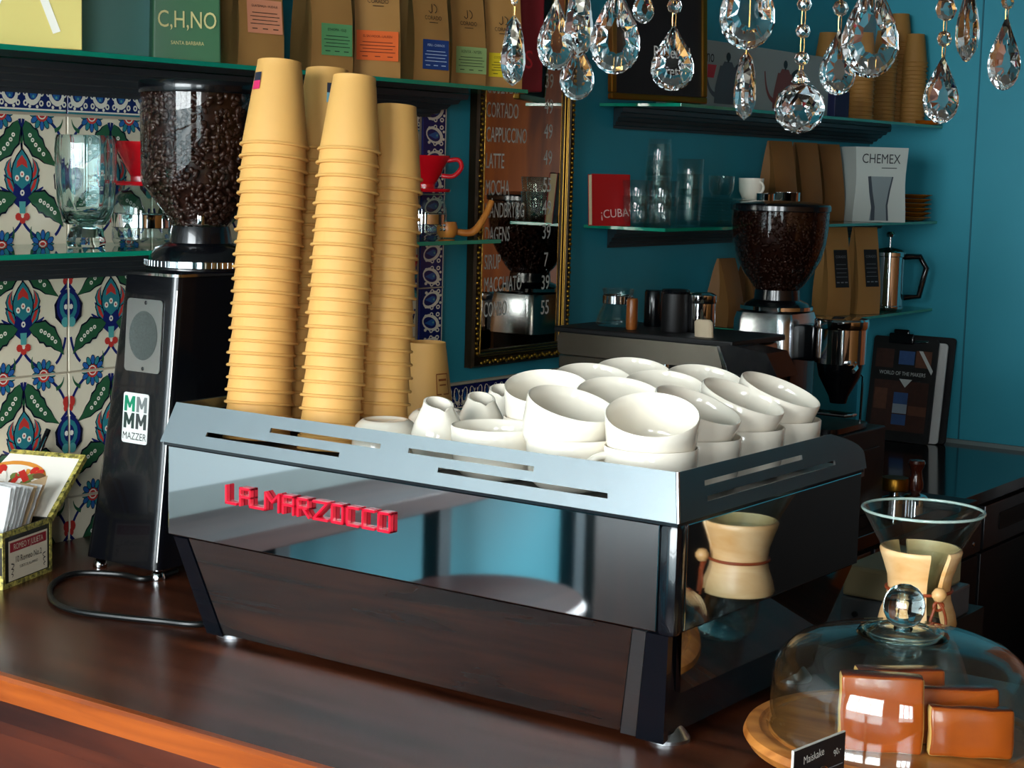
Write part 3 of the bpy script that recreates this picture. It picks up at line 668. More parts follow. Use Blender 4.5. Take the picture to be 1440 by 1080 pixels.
for i, x in enumerate(GX):
    for j, y in enumerate(GY):
        if (i, j) == (2, 0): lab = 'upright white cup beside the creamers with nothing stacked on it'
        else: lab = 'white cup under a tilted one, %s, %s' % (colname[i], rowname[j])
        ha = {(0, 0): -2.40}.get((i, j), rj.uniform(2.2, 2.5))
        b = Vector((x+rj.uniform(-.002, .002), y+rj.uniform(-.002, .002), TRAY+0.0004)); mug(b, lab, ha)
        if (i, j) == (2, 0): continue
        td = {(0, 0): CAMD+IMR*-0.05, (1, 0): CAMD*0.8+IMR*0.75, (0, 1): CAMD*0.55+IMR*0.9, (0, 2): CAMD*0.5+IMR*0.9, (0, 3): CAMD*0.5+IMR*0.9}.get((i, j), CAMD+IMR*rj.uniform(-0.1, 0.4)).normalized()
        ti = {(0, 0): 0.36, (1, 0): 0.30, (0, 1): 0.36, (0, 2): 0.36, (0, 3): 0.36}.get((i, j), 0.30)
        of = 0.018 if (i or not j) else 0.020
        ub = b + Vector((-td.x*of, -td.y*of, 0.060-0.021))
        lab2 = 'tilted upper white cup, %s, %s' % (colname[i], rowname[j])
        # handle direction is set in world terms, then brought into the tilted frame
        mug(ub, lab2, {(0, 3): 2.75}.get((i, j), 2.36), ti, (td.x, td.y))
# upside-down white cups between the paper cups and the creamers
for (x, y, lab) in ((-0.470, 0.105, 'upside-down white cup between paper cups and creamers, behind the slotted rail'), (-0.475, 0.215, 'upside-down white cup beside the lone kraft cup')):
    t = thing('coffee_cup', lab, 'cup', M=Matrix.Translation((x, y, TRAY+0.0605*0.82)) @ Matrix.Rotation(PI, 4, 'X') @ Matrix.Rotation(0.7, 4, 'Z') @ Matrix.Diagonal((0.82, 0.82, 0.82, 1)), group=GRP_MUG); link('cup_body', mug_b, t); link('handle', mug_h, t)
# creamers: egg-shaped jugs pinched to a spout, with a slanted mouth
def creamer_mesh():
    bm = B(); seg = 36; prof = [(0.0, 0.0015), (0.018, 0.0015), (0.021, 0.0), (0.025, 0.003), (0.030, 0.014), (0.0325, 0.028), (0.0322, 0.042), (0.0285, 0.056), (0.0235, 0.068), (0.0195, 0.077), (0.0180, 0.084)]
    rings = []
    def pos(r, z, k, inner=0.0):
        a = 2*PI*k/seg; a = a-2*PI if a > PI else a; u = max(0, (z-0.045)/0.039)
        nb = math.exp(-(a/0.22)**2); rr = r*(1+u*(0.10*nb-0.05*math.exp(-((abs(a)-0.5)/0.25)**2)))
        zz = z - u*0.011*(0.5+0.5*math.cos(a)) - u*u*0.0035*nb
        return (rr*math.cos(a), rr*math.sin(a), zz)
    pr = prof + [(r-0.0025, z) for r, z in prof[::-1][:-4]]
    pr = [(r, z, 0) for r, z in prof] + [(0.0165, 0.0843, 0)] + [(r-0.0028, z, 0) for r, z in prof[::-1] if r > 0.026 or z > 0.05] + [(0.0, 0.006, 0)]
    for r, z, _ in pr:
        rings.append([bm.verts.new((0, 0, z))] if r < 1e-6 else [bm.verts.new(pos(r, z, k)) for k in range(seg)])
    for i in range(len(rings)-1):
        A, C_ = rings[i], rings[i+1]
        for k in range(seg):
            k2 = (k+1) % seg
            if len(A) == 1: bm.faces.new((A[0], C_[k2], C_[k]))
            elif len(C_) == 1: bm.faces.new((A[k], A[k2], C_[0]))
            else: bm.faces.new((A[k], A[k2], C_[k2], C_[k]))
    return mesh_of('creamer', bm, M_CERAMIC, smooth=60)
cr = creamer_mesh()
for (px, py, Y, rz, sc, lab) in ((616, 600, 0.105, -0.50, 0.98, 'white pinched-spout creamer standing right behind the slotted rail'), (676, 598, 0.200, -0.6, 0.94, 'white pinched-spout creamer behind the cup without another on it'),
                             (705, 585, 0.305, -0.9, 0.90, 'white creamer in the back row beside the tilted cups'), (737, 580, 0.375, 2.2, 0.92, 'white creamer in the back corner of the cup tray')):
    p = on_y(px, py, Y); o = link('creamer', cr, M=Matrix.Translation((p.x, p.y, TRAY+0.0006)) @ Matrix.Rotation(rz, 4, 'Z') @ Matrix.Diagonal((sc, sc, sc, 1))); tag(o, lab, 'creamer', 'white creamers on the coffee machine')
# ================================================================== grinder beside the machine
M_GRBLACK = mat('black_grinder_enamel', '#06070b', 0.22, coat=0.4)
M_CHROME = mat('chrome', '#d6d8da', 0.06, 1.0)
M_PLATE = mat('brushed_aluminium_plate', '#b9bab7', 0.35, 1.0, var=0.05, scale=60)
M_BEAN = mat('roasted_coffee_bean', '#2b1710', 0.3, var=0.35, scale=40)
M_HOPPER = thin_glass('hopper_plastic', '#e9e4e0', ior=1.45)
def bean_mesh():
    bm = B(); n, m_ = 8, 5; rings = []
    for i in range(1, m_):
        th = PI*i/m_
        rings.append([bm.verts.new((0.0052*math.cos(th), 0.0036*math.sin(th)*math.cos(2*PI*k/n), 0.0030*math.sin(th)*math.sin(2*PI*k/n)*(0.7 if math.sin(2*PI*k/n) > 0.9 else 1))) for k in range(n)])
    a = bm.verts.new((0.0052, 0, 0)); b = bm.verts.new((-0.0052, 0, 0))
    for k in range(n):
        bm.faces.new((a, rings[0][k], rings[0][(k+1) % n])); bm.faces.new((b, rings[-1][(k+1) % n], rings[-1][k]))
        for i in range(len(rings)-1): bm.faces.new((rings[i][k], rings[i+1][k], rings[i+1][(k+1) % n], rings[i][(k+1) % n]))
    me = mesh_of('bean', bm, M_BEAN, smooth=60); return me
bean = bean_mesh()
def bean_layer(prof, count, seed, inset=0.004, scale=1.0):
    """beans pressed against the inside of a hopper wall given by (r, z) profile, joined as one mass"""
    rr = random.Random(seed); segs = []
    for i in range(len(prof)-1):
        (r0, z0), (r1, z1) = prof[i], prof[i+1]; segs.append((math.hypot(r1-r0, z1-z0)*(r0+r1), prof[i], prof[i+1]))
    tot = sum(s[0] for s in segs); vs = [v.co.copy() for v in bean.vertices]; fs = [tuple(p.vertices) for p in bean.polygons]
    V_, F_ = [], []
    for _ in range(count):
        u = rr.uniform(0, tot)
        for s in segs:
            if u < s[0]: break
            u -= s[0]
        (r0, z0), (r1, z1) = s[1], s[2]; k = rr.random(); r = r0+(r1-r0)*k-inset*rr.uniform(0.9, 1.6); z = z0+(z1-z0)*k; a = rr.uniform(0, 2*PI)
        M_ = Matrix.Translation((r*math.cos(a), r*math.sin(a), z)) @ Matrix.Rotation(a, 4, 'Z') @ Matrix.Rotation(PI/2+rr.uniform(-0.5, 0.5), 4, 'Z') @ Matrix.Rotation(rr.uniform(-1.5, 1.5), 4, 'Y') @ Matrix.Rotation(rr.uniform(-0.6, 0.6)+PI/2, 4, 'X') @ Matrix.Diagonal((scale, scale, scale, 1))
        o = len(V_); V_ += [M_ @ v for v in vs]; F_ += [tuple(o+i for i in f) for f in fs]
    me = bpy.data.meshes.new('coffee_beans'); me.from_pydata(V_, [], F_); me.materials.append(M_BEAN); me.shade_smooth(); return me
gx, gy = -1.033, 0.322
g = thing('coffee_grinder', 'tall black coffee grinder with round plate and full bean hopper beside paper cups', 'grinder', (0, 0, 0))
def tapered(z, x0, x1, y0, y1, r=0.012): return [(x, y, z) for x, y in rrect(x0, y0, x1, y1, r, 4)]
bm = B()
def gsec(z):
    k = (z-0.018)/(0.438-0.018); kk = k**0.9
    return -1.118+0.052*kk, -0.966+0.012*kk, 0.196+0.030*kk, 0.480-0.040*kk
loft(bm, [tapered(z, *gsec(z)) for z in (0.018, 0.12, 0.25, 0.34, 0.40, 0.430, 0.438)]); obj('body', bm, M_GRBLACK, g, smooth=30)
bm = B(); q0 = gsec(0.44); loft(bm, [tapered(0.439, q0[0]-0.004, q0[1]+0.004, q0[2]-0.004, q0[3]+0.004), tapered(0.443, q0[0]-0.004, q0[1]+0.004, q0[2]-0.004, q0[3]+0.004)]); obj('top_plate', bm, M_CHROME, g, smooth=30)
# highlight of the rounded guest-side corner, modelled as a thin bright strip
bm = B(); tube(bm, [(gsec(z)[1]-0.0025, gsec(z)[2]+0.0025, z) for z in (0.03, 0.15, 0.3, 0.42)], 0.0014, 6); obj('corner_highlight', bm, M_PLATE, g)
for x, y in ((-1.103, 0.213), (-0.980, 0.213), (-1.103, 0.465), (-0.980, 0.465)):
    bm = B(); lathe(bm, [(0, 0), (0.010, 0), (0.011, 0.004), (0.009, 0.010), (0.006, 0.014), (0.006, 0.02), (0, 0.02)], 16, (x, y, 0)); obj('foot', bm, M_CHROME, g)
# plates on the guest-side face
def gface(u, z, off=0.0008):      # u from -1 (left edge) to 1 (right edge)
    x0, x1, y0, y1 = gsec(z); return Vector(((x0+x1)/2+u*(x1-x0)/2, y0-off, z))
fr = frame(gface(0, 0.352), gface(1, 0.352)-gface(-1, 0.352), gface(0, 0.40)-gface(0, 0.30))
bm = B(); prism(bm, rrect(-0.0365, -0.0525, 0.0365, 0.0525, 0.006), 0, 0.0018, fr); pl = obj('vent_plate', bm, M_PLATE, g, smooth=20)
bm = B(); lathe(bm, [(0, 0.002), (0.028, 0.002), (0.029, 0.0022), (0.029, 0.0018)], 40, (0, 0, 0), None); bmesh.ops.transform(bm, matrix=fr @ Matrix.Diagonal((1, 1.22, 1, 1)), verts=bm.verts[:]); obj('vent_mesh', bm, mat('grey_mesh', '#4c524f', 0.6, 0.5, var=0.3, scale=300, bump=0.5), pl)
bm = B()
for s in (-1, 1): lathe(bm, [(0, 0.003), (0.0025, 0.0022), (0.003, 0.0018)], 12, fr @ Vector((0.002, s*0.0475, 0)), fr.to_3x3())
obj('screw', bm, M_BLACK, pl)
fr2 = frame(gface(0.0, 0.232), gface(1, 0.232)-gface(-1, 0.232), gface(0, 0.28)-gface(0, 0.18))
bm = B(); prism(bm, rrect(-0.0262, -0.0365, 0.0262, 0.0365, 0.004), 0, 0.0012, fr2); lb = obj('maker_label', bm, mat('white_label', '#cfd1cc', 0.4), g, smooth=20)
MSG = [mat('label_green', '#0c7a58', 0.4), mat('label_grey', '#6a706f', 0.4), mat('label_dark_green', '#22342f', 0.4), mat('label_dark', '#333938', 0.4), mat('label_black', '#15171a', 0.4)]
for k, (x, y) in enumerate(((-0.0125, 0.0205), (0.0125, 0.0205), (-0.0125, -0.004), (0.0125, -0.004))):
    bm = B(); prism(bm, [(px_*0.0215-0.01075, py_*0.0225-0.01125) for px_, py_ in ((0, 0), (0.26, 0), (0.26, 0.55), (0.42, 0.22), (0.58, 0.22), (0.74, 0.55), (0.74, 0), (1, 0), (1, 1), (0.74, 1), (0.5, 0.52), (0.26, 1), (0, 1))], 0.0013, 0.0016, fr2 @ Matrix.Translation((x, y, 0))); obj('letter_m', bm, MSG[k], lb, smooth=0)
bm = B(); text_into(bm, 'MAZZER', 0.0150, fr2 @ Matrix.Translation((0, -0.0268, 0.0015)), 0, 0.86, 'CENTER', bold=0.02); obj('maker_name', bm, MSG[4], lb, smooth=0)
# neck, adjusting ring, hopper
hx, hy = -1.012, 0.327
bm = B(); lathe(bm, [(0, 0.443), (0.078, 0.443), (0.080, 0.446), (0.078, 0.458), (0.066, 0.476), (0.046, 0.484), (0.044, 0.500), (0.042, 0.508), (0, 0.508)], 40, (hx, hy, 0)); obj('collar', bm, M_GRBLACK, g)
bm = B(); lathe(bm, [(0.068, 0.450), (0.0815, 0.450), (0.0815, 0.459), (0.068, 0.459)], 64, (hx+0.004, hy-0.002, 0))
for k in range(64): a = 2*PI*k/64; box(bm, (hx+0.004+0.082*math.cos(a), hy-0.002+0.082*math.sin(a), 0.4545), (0.002, 0.0022, 0.008), rot=Matrix.Rotation(a, 3, 'Z'))
obj('adjusting_ring', bm, M_CHROME, g, smooth=20)
HP = [(0.040, 0.506), (0.044, 0.512), (0.050, 0.522), (0.084, 0.566), (0.087, 0.574), (0.0885, 0.700)]
bm = B(); lathe(bm, HP, 56, (hx, hy, 0)); obj('hopper', bm, M_HOPPER, g, smooth=50)
bl = link('coffee_beans', bean_layer(HP[1:], 1900, 5, scale=1.05), g, (hx, hy, 0)); stuff(bl)
bm = B(); lathe(bm, [(r-0.010, z) for r, z in HP[1:]]+[(0, 0.695)], 40, (hx, hy, 0)); obj('bean_core', bm, M_BEAN, g)
bm = B(); lathe(bm, [(0, 0.700), (0.0895, 0.700), (0.0905, 0.702), (0.0905, 0.714), (0.089, 0.717), (0.06, 0.719), (0, 0.7195)], 56, (hx, hy, 0)); obj('hopper_lid', bm, M_GRBLACK, g, smooth=30)
bm = B(); box(bm, (hx+0.035, hy-0.034, 0.520), (0.010, 0.004, 0.018), 0, 0.001, Matrix.Rotation(0.8, 3, 'Z')); obj('hopper_shutter', bm, M_CHROME, g)
# power cable
cabp = [on_z(*q, 0.0045) for q in ((212, 812), (170, 808), (110, 806), (82, 815), (70, 830), (78, 848), (110, 860), (170, 868), (230, 874), (268, 878), (292, 876), (312, 866))]
cabp = [cabp[0]+Vector((0.0, 0.05, 0))]+[q+Vector((0, -0.012, 0)) for q in cabp[:1]]+cabp[1:]
def smooth_path(P, n=6):
    out = []
    for i in range(len(P)-1):
        p0, p1, p2, p3 = P[max(i-1, 0)], P[i], P[i+1], P[min(i+2, len(P)-1)]
        for k in range(n):
            t_ = k/n; out.append(0.5*((2*p1)+(p2-p0)*t_+(2*p0-5*p1+4*p2-p3)*t_*t_+(3*p1-p0-3*p2+p3)*t_**3))
    return out+[P[-1]]
bm = B(); tube(bm, smooth_path(cabp), 0.0042, 10); o = obj('power_cable', bm, mat('black_cable_rubber', '#0b0c0c', 0.35)); tag(o, 'black power cable looping on the bar below the black grinder', 'cable')

# ================================================================== cigar box with napkins
pn, pf = on_z(4, 830, 0), on_z(72, 803, 0); u = (pf-pn); BL = u.length; u.normalize(); v = Vector((-u.y, u.x, 0))   # v points along the long side
if v.x > 0: v = -v
BXL, BXH = 0.150, 0.080
Mb = frame((pn.x, pn.y, 0.0), v, u) if v.cross(u).z > 0 else None
# local frame: x along the long side (away), y along the labelled short side, z up
M_CBOX = mat('cigar_box_black_paper', '#1d1a12', 0.5, var=0.4, scale=30)
M_CTRIM = wood_mat('gold_flower_paper_trim', '#2f3414', '#d8c765', 0.55, (1, 1, 1), nscale=170)
M_CWHITE = mat('cigar_box_white_lining', '#efe8dc', 0.6)
if Mb is None:
    Mb = Matrix(((v.x, u.x, 0, pn.x), (v.y, u.y, 0, pn.y), (0, 0, 1, 0), (0, 0, 0, 1)))
cb = thing('cigar_box', 'open cigar box with gold flowered trim and pictured lid, full of napkins', 'box', (0, 0, 0))
def T_(bm): bmesh.ops.transform(bm, matrix=Mb, verts=bm.verts[:])
bm = B(); th = 0.005
box2(bm, (0, 0, 0), (BXL, BL, th)); box2(bm, (0, 0, th), (th, BL, BXH)); box2(bm, (BXL-th, 0, th), (BXL, BL, BXH)); box2(bm, (th, 0, th), (BXL-th, th, BXH)); box2(bm, (th, BL-th, th), (BXL-th, BL, BXH)); T_(bm); obj('box_body', bm, M_CBOX, cb, smooth=0)
bm = B()
for a, b in (((-0.001, -0.001, BXH-0.007), (0.0, BL+0.001, BXH+0.001)), ((-0.001, -0.001, 0), (0.0, BL+0.001, 0.007)), ((-0.001, -0.001, 0), (0.0, 0.005, BXH)), ((-0.001, BL-0.005, 0), (0.0, BL+0.001, BXH)), ((0, -0.001, BXH-0.02), (BXL, 0.0, BXH+0.001)), ((0, -0.001, 0), (BXL, 0, 0.02))): box2(bm, a, b)
T_(bm); obj('paper_trim', bm, M_CTRIM, cb, smooth=0)
Ml = Mb @ frame((-0.0014, BL/2, BXH*0.47), (0, 1, 0), (0, 0, 1)) @ Matrix.Rotation(0, 4, 'Y')
Ml = Mb @ Matrix(((0, 0, -1, -0.0014), (1, 0, 0, BL/2), (0, 1, 0, BXH*0.47), (0, 0, 0, 1)))
if Ml.determinant() < 0: pass
bm = B(); w, h = BL*0.40, BXH*0.36
flat(bm, [(-w, -h), (w, -h), (w, h), (-w, h)], 0, 0, Ml); flat(bm, [(-w*0.93, h*0.42), (w*0.93, h*0.42), (w*0.93, h*0.9), (-w*0.93, h*0.9)], 0.0003, 1, Ml)
text_into(bm, 'ROMEO Y JULIETA', 0.0118, Ml @ Matrix.Translation((0, h*0.64, 0.0006)), 0, 0.80, bold=0.02); text_into(bm, '10 Romeo No.2', 0.0125, Ml @ Matrix.Translation((0, -h*0.02, 0.0006)), 2, 0.85, bold=0.015); text_into(bm, 'TUBOS DE ALUMINIO', 0.0055, Ml @ Matrix.Translation((0, -h*0.42, 0.0006)), 2, 0.9)
for s in (-1, 1):
    for q in range(3): flat(bm, stroke(bez((s*w*0.88, -h*(0.15+0.25*q)), (s*w*(0.62+0.05*q), -h*(0.2+0.25*q)), (s*w*0.84, -h*(0.38+0.22*q))), 0.0018, 0.0008), 0.0006, 2, Ml)
obj('maker_label', bm, [mat('label_paper_cream', '#e3d6bd', 0.6), mat('label_crimson', '#9a1526', 0.5), mat('label_ink', '#2a201c', 0.6)], cb, smooth=0)
# lid, hinged on the far long side and leaning back
la = math.radians(52); LL = BL*0.98; LH = Vector((0, math.sin(la), math.cos(la)))
Mlid = Mb @ Matrix(((1, 0, 0, 0), (0, LH.y, -LH.z, BL), (0, LH.z, LH.y, BXH), (0, 0, 0, 1)))
bm = B(); box2(bm, (0, 0, -0.006), (BXL, LL, 0.0)); bmesh.ops.transform(bm, matrix=Mlid, verts=bm.verts[:]); lid = obj('lid', bm, M_CWHITE, cb, smooth=0)
bm = B()
for a, b in (((-0.001, 0, -0.007), (0.006, LL, 0.0012)), ((0, LL-0.007, -0.007), (BXL, LL+0.001, 0.0012)), ((BXL-0.006, 0, -0.007), (BXL+0.001, LL, 0.0012))): box2(bm, a, b)
bmesh.ops.transform(bm, matrix=Mlid, verts=bm.verts[:]); obj('lid_trim', bm, M_CTRIM, lid, smooth=0)
bm = B(); zz = 0.0006
def lp(p, mi):
    global zz
    zz += 0.00008; flat(bm, p, zz, mi, Mlid)
lp(ell(0.098, LL*0.56, 0.055, 0.034, 24), 1); lp(ell(0.098, LL*0.53, 0.050, 0.030, 24), 0)
rl = random.Random(9)
for k in range(26): lp(ell(0.098+rl.uniform(-.042, .042), LL*0.55+rl.uniform(-.022, .02), rl.uniform(.005, .012), rl.uniform(.004, .009), 9, rl.uniform(0, 3)), rl.choice([1, 2, 2, 3, 4, 5, 0]))
lp(ell(0.055, LL*0.60, 0.010, 0.006, 12), 4); lp(ell(0.047, LL*0.585, 0.006, 0.004, 10), 4); lp(stroke([(0.07, LL*0.50), (0.088, LL*0.66)], 0.010), 2)
obj('lid_picture', bm, [M_CWHITE, mat('picture_orange', '#d98d35', 0.6), mat('picture_red', '#c22a20', 0.6), mat('picture_yellow', '#e2c23e', 0.6), mat('picture_brown', '#6a4a2c', 0.6), mat('picture_green', '#6d7a3c', 0.6)], lid, smooth=0)
# napkins
M_NAP = [mat('white_paper_napkin', '#f1f1f0', 0.8), mat('brown_paper_napkin', '#c9ad88', 0.85)]
for k in range(9):
    bm = B(); tilt = math.radians(20+2.2*k); n = 6; w0, L0 = 0.118, 0.085; rr = random.Random(k)
    c = Vector((0.070, 0.012+0.0085*k, BXH-0.022))
    pts = []
    for i in range(n+1):
        for j in range(n+1):
            a = (i/n-0.5)*w0; b = j/n*L0; bulge = 0.004*math.sin(PI*j/n)+0.002*math.sin(i*1.3+k)
            if (k == 8) and i < 2: bulge += 0.006*(2-i)
            pts.append(Vector((c.x+a+rr.uniform(-.001, .001), c.y+b*math.sin(tilt)+bulge*0.5, c.z+b*math.cos(tilt)+bulge)))
    vs = [bm.verts.new(Mb @ p) for p in pts]
    for i in range(n):
        for j in range(n): q = i*(n+1)+j; bm.faces.new((vs[q], vs[q+1], vs[q+n+2], vs[q+n+1]))
    bmesh.ops.solidify(bm, geom=bm.faces[:], thickness=0.0022)
    o = obj('paper_napkin', bm, M_NAP[1 if k in (6, 8) else 0], smooth=50); tag(o, 'folded %s paper napkin standing in the cigar box, %s' % (('brown', 'foremost of the brown ones') if k == 6 else ('brown', 'against the lid') if k == 8 else ('white', 'one of the row of white ones')), 'napkin', 'napkins in the cigar box')
# pen leaning on the tiles behind the box lid
a, b = on_x(48, 652, -1.27), on_x(68, 604, -1.275)
bm = B(); d_ = (b-a).normalized(); cyl(bm, a-d_*0.05, b, 0.0038, 0.0042, 12); pn_ = obj('pen', bm, M_GRBLACK); tag(pn_, 'black pen with silver clip leaning on the tiles behind the cigar box', 'pen')
bm = B(); box(bm, tuple((a+(b-a)*0.55)+Vector((0.004, -0.002, 0))), (0.0012, 0.002, 0.03), rot=d_.to_track_quat('Z', 'X').to_matrix()); obj('clip', bm, M_CHROME, pn_)
# ================================================================== black back counter
ZK = -0.150
M_KTOP = mat('black_polished_stone', '#0a0d12', 0.13, coat=0.3)
t = thing('back_counter', 'black stone back counter along the tiled wall with steel drawers', 'counter', (0, 0, ZF))
bm = B(); box2(bm, (XW+0.012, 1.28, ZK-ZF-0.03), (-0.63, YF-0.003, ZK-ZF), bev=0.002); obj('counter_top', bm, M_KTOP, t, smooth=20)
bm = B(); box2(bm, (XW+0.012, 1.30, 0.0), (-0.66, YF-0.003, ZK-ZF-0.03)); obj('carcass', bm, mat('dark_cabinet', '#15110e', 0.5), t)
M_DRAWER = mat('dark_brushed_steel', '#6a6c70', 0.35, 1.0, var=0.06, scale=30)
for k, (y0, y1) in enumerate(((1.32, 1.96), (1.98, 2.62), (2.64, 3.28))):
    bm = B(); box2(bm, (-0.66, y0, ZK-ZF-0.155), (-0.640, y1, ZK-ZF-0.045), bev=0.002); d = obj('drawer', bm, M_DRAWER, t, smooth=20)
    bm = B(); prism(bm, rrect(y0+0.10, ZK-ZF-0.12, y1-0.12, ZK-ZF-0.075, 0.01), -0.6405, -0.638, Matrix(((0, 0, 1, 0), (1, 0, 0, 0), (0, 1, 0, 0), (0, 0, 0, 1)))); obj('slot_handle', bm, M_BLACK, d)
    bm = B(); lathe(bm, [(0, 0.004), (0.005, 0.002), (0.006, 0)], 12, (-0.640, y1-0.05, ZK-ZF-0.13), Matrix.Rotation(PI/2, 3, 'Y')); obj('bolt', bm, M_CHROME, d)
    bm = B(); box2(bm, (-0.66, y0, 0.1), (-0.645, y1, ZK-ZF-0.165), bev=0.002); obj('cabinet_door', bm, mat('grey_black_laminate', '#1c1e22', 0.4), t, smooth=20)
bm = B(); box2(bm, (-0.62, 3.05, ZF), (-0.44, YF-0.003, -0.12), bev=0.003); o = obj('side_cabinet', bm, M_DARKWOOD); tag(o, 'dark brown wooden cabinet at the end of the black counter', 'cabinet')
bm = B(); box2(bm, (XW+0.012, YF-0.012, ZK), (-0.64, YF-0.002, ZK+0.012)); struct('baseboard_far', bm, mat('grey_sealant', '#6d7b7b', 0.6))

# ================================================================== side brewer
M_BRSTEEL = mat('warm_brushed_steel', '#a89f90', 0.25, 1.0, var=0.08, scale=30, stretch=(1, 1, 25))
t = thing('coffee_brewer', 'stainless coffee brewer with black flat top beside the gilt mirror', 'coffee machine', (0, 0, ZK))
x0, x1, y0, y1, zt = -1.100, -0.630, 1.410, 1.620, 0.29-ZK
bm = B(); box2(bm, (x0-0.006, y0-0.006, zt-0.012), (x1-0.07, y1+0.006, zt), bev=0.003); obj('top_slab', bm, M_BLACK, t, smooth=20)
bm = B(); loft(bm, [[(x, y, z) for x, z in [(p[0], p[1]) for p in rrect(x0, zt-0.056, x1-0.085, zt-0.012, 0.012)]] for y in (y0, y1)]); obj('top_body', bm, M_BRSTEEL, t, smooth=30)
bm = B(); box2(bm, (x0, y0+0.004, 0.02), (x0+0.235, y1-0.004, zt-0.056), bev=0.004); obj('rear_body', bm, M_BRSTEEL, t, smooth=20)
bm = B(); lathe(bm, [(0, 0.004), (0.005, 0.003), (0.006, 0)], 12, (x0+0.022, y0+0.004, zt-0.085), Matrix.Rotation(PI/2, 3, 'X')); obj('screw', bm, M_BLACK, t)
bm = B(); cyl(bm, (x0+0.243, y0+0.02, 0.02), (x0+0.243, y0+0.02, zt-0.056), 0.008); obj('steel_column', bm, M_CHROME, t)
bm = B(); box2(bm, (x0+0.235, y0+0.10, 0.02), (x1-0.09, y1-0.004, zt-0.056)); obj('inner_wall', bm, M_BLACK, t)
bm = B(); loft(bm, [[(p[0], y, p[1]) for p in ((x1-0.084, zt-0.060), (x1+0.030, zt-0.060), (x1+0.005, zt-0.016), (x1-0.075, zt-0.006), (x1-0.100, zt-0.012))] for y in (y0-0.010, y0+0.075)]); cp = obj('control_panel', bm, M_GRBLACK, t, smooth=20)
bm = B(); plate(bm, (x1-0.078, y0-0.0115, zt-0.064), (x1-0.072, y0-0.0115, zt-0.064), (x1-0.094, y0-0.0115, zt-0.010), (x1-0.100, y0-0.0115, zt-0.010), 0.002); obj('panel_edge', bm, M_CHROME, cp)
bm = B(); lathe(bm, [(0, 0), (0.07, 0), (0.075, 0.004), (0.075, 0.03), (0.070, 0.034), (0, 0.034)], 32, (x1-0.13, y0+0.06, zt-0.112)); obj('brew_head', bm, M_CHROME, t, smooth=30)
bm = B(); box2(bm, (x0+0.24, y0+0.01, 0.02), (x1+0.03, y1, 0.06), bev=0.004); obj('drip_tray', bm, M_BRSTEEL, t, smooth=20)
for x in (x0+0.05, x1-0.03):
    for y in (y0+0.05, y1-0.05): bm = B(); cyl(bm, (x, y, 0), (x, y, 0.02), 0.015); obj('foot', bm, M_BLACK, t)
ZTOP = 0.29

# ================================================================== back grinder on its knock-box base
gx2, gy2 = -0.938, 2.050; ZB2 = 0.045
bm = B(); box2(bm, (gx2-0.14, gy2-0.14, ZK), (gx2+0.21, gy2+0.16, ZB2-0.002), bev=0.004); o = obj('knock_box', bm, M_BLACK, smooth=20); tag(o, 'black knock-box drawer base under the chrome grinder', 'knock box')
bm = B(); box2(bm, (gx2+0.21, gy2-0.10, ZK+0.03), (gx2+0.215, gy2+0.12, ZK+0.15), bev=0.001); obj('drawer_front', bm, M_BLACK, o, smooth=20)
t = thing('coffee_grinder', 'silver doser grinder with dark rounded bean hopper on the back counter', 'grinder', (gx2, gy2, ZB2))
bm = B(); prism(bm, rrect(-0.10, -0.10, 0.20, 0.10, 0.03), 0, 0.012); obj('base_plate', bm, M_GRBLACK, t, smooth=30)
bm = B(); loft(bm, [[(x, y, z) for x, y in rrect(-0.085, -0.085, 0.07, 0.085, 0.03)] for z in (0.012, 0.155)]); obj('lower_body', bm, M_GRBLACK, t, smooth=30)
bm = B(); loft(bm, [[(x, y, z) for x, y in rrect(-0.075-e, -0.082-e, 0.072+e, 0.082+e, 0.03)] for z, e in ((0.156, 0.002), (0.235, 0.0), (0.252, -0.004), (0.256, -0.012))]); obj('upper_body', bm, mat('pale_brushed_steel', '#c4c8ca', 0.22, 1.0, var=0.05, scale=30, stretch=(1, 1, 15)), t, smooth=30)
bm = B(); lathe(bm, [(0, 0.256), (0.075, 0.256), (0.077, 0.262), (0.07, 0.272), (0.052, 0.28), (0.05, 0.302), (0, 0.302)], 32); obj('collar', bm, M_GRBLACK, t)
bm = B(); lathe(bm, [(0.05, 0.258), (0.082, 0.258), (0.082, 0.266), (0.05, 0.266)], 40); obj('adjusting_ring', bm, M_CHROME, t, smooth=20)
HP2 = [(0.046, 0.300), (0.058, 0.312), (0.078, 0.340), (0.094, 0.370), (0.104, 0.405), (0.108, 0.440), (0.109, 0.478)]
bm = B(); lathe(bm, HP2, 48); obj('hopper', bm, thin_glass('smoked_hopper_plastic', '#cdbdb6', ior=1.45), t, smooth=50)
bl = link('coffee_beans', bean_layer(HP2, 1500, 8, 0.005, 1.0), t); stuff(bl)
bm = B(); lathe(bm, [(r-0.011, z) for r, z in HP2]+[(0, 0.474)], 36); obj('bean_core', bm, M_BEAN, t)
bm = B(); lathe(bm, [(0, 0.478), (0.110, 0.478), (0.112, 0.480), (0.112, 0.490), (0.109, 0.494), (0.06, 0.500), (0, 0.501)], 48); obj('hopper_lid', bm, M_GRBLACK, t, smooth=30)
bm = B(); cyl(bm, (0.162, 0, 0.150), (0.162, 0, 0.226), 0.056, 0.056, 40); dz_ = obj('doser', bm, M_CHROME, t, smooth=30)
bm = B(); lathe(bm, [(0, 0.226), (0.058, 0.226), (0.060, 0.230), (0.060, 0.244), (0.056, 0.248), (0, 0.250)], 40, (0.162, 0, 0)); obj('doser_lid', bm, M_CHROME, dz_, smooth=30)
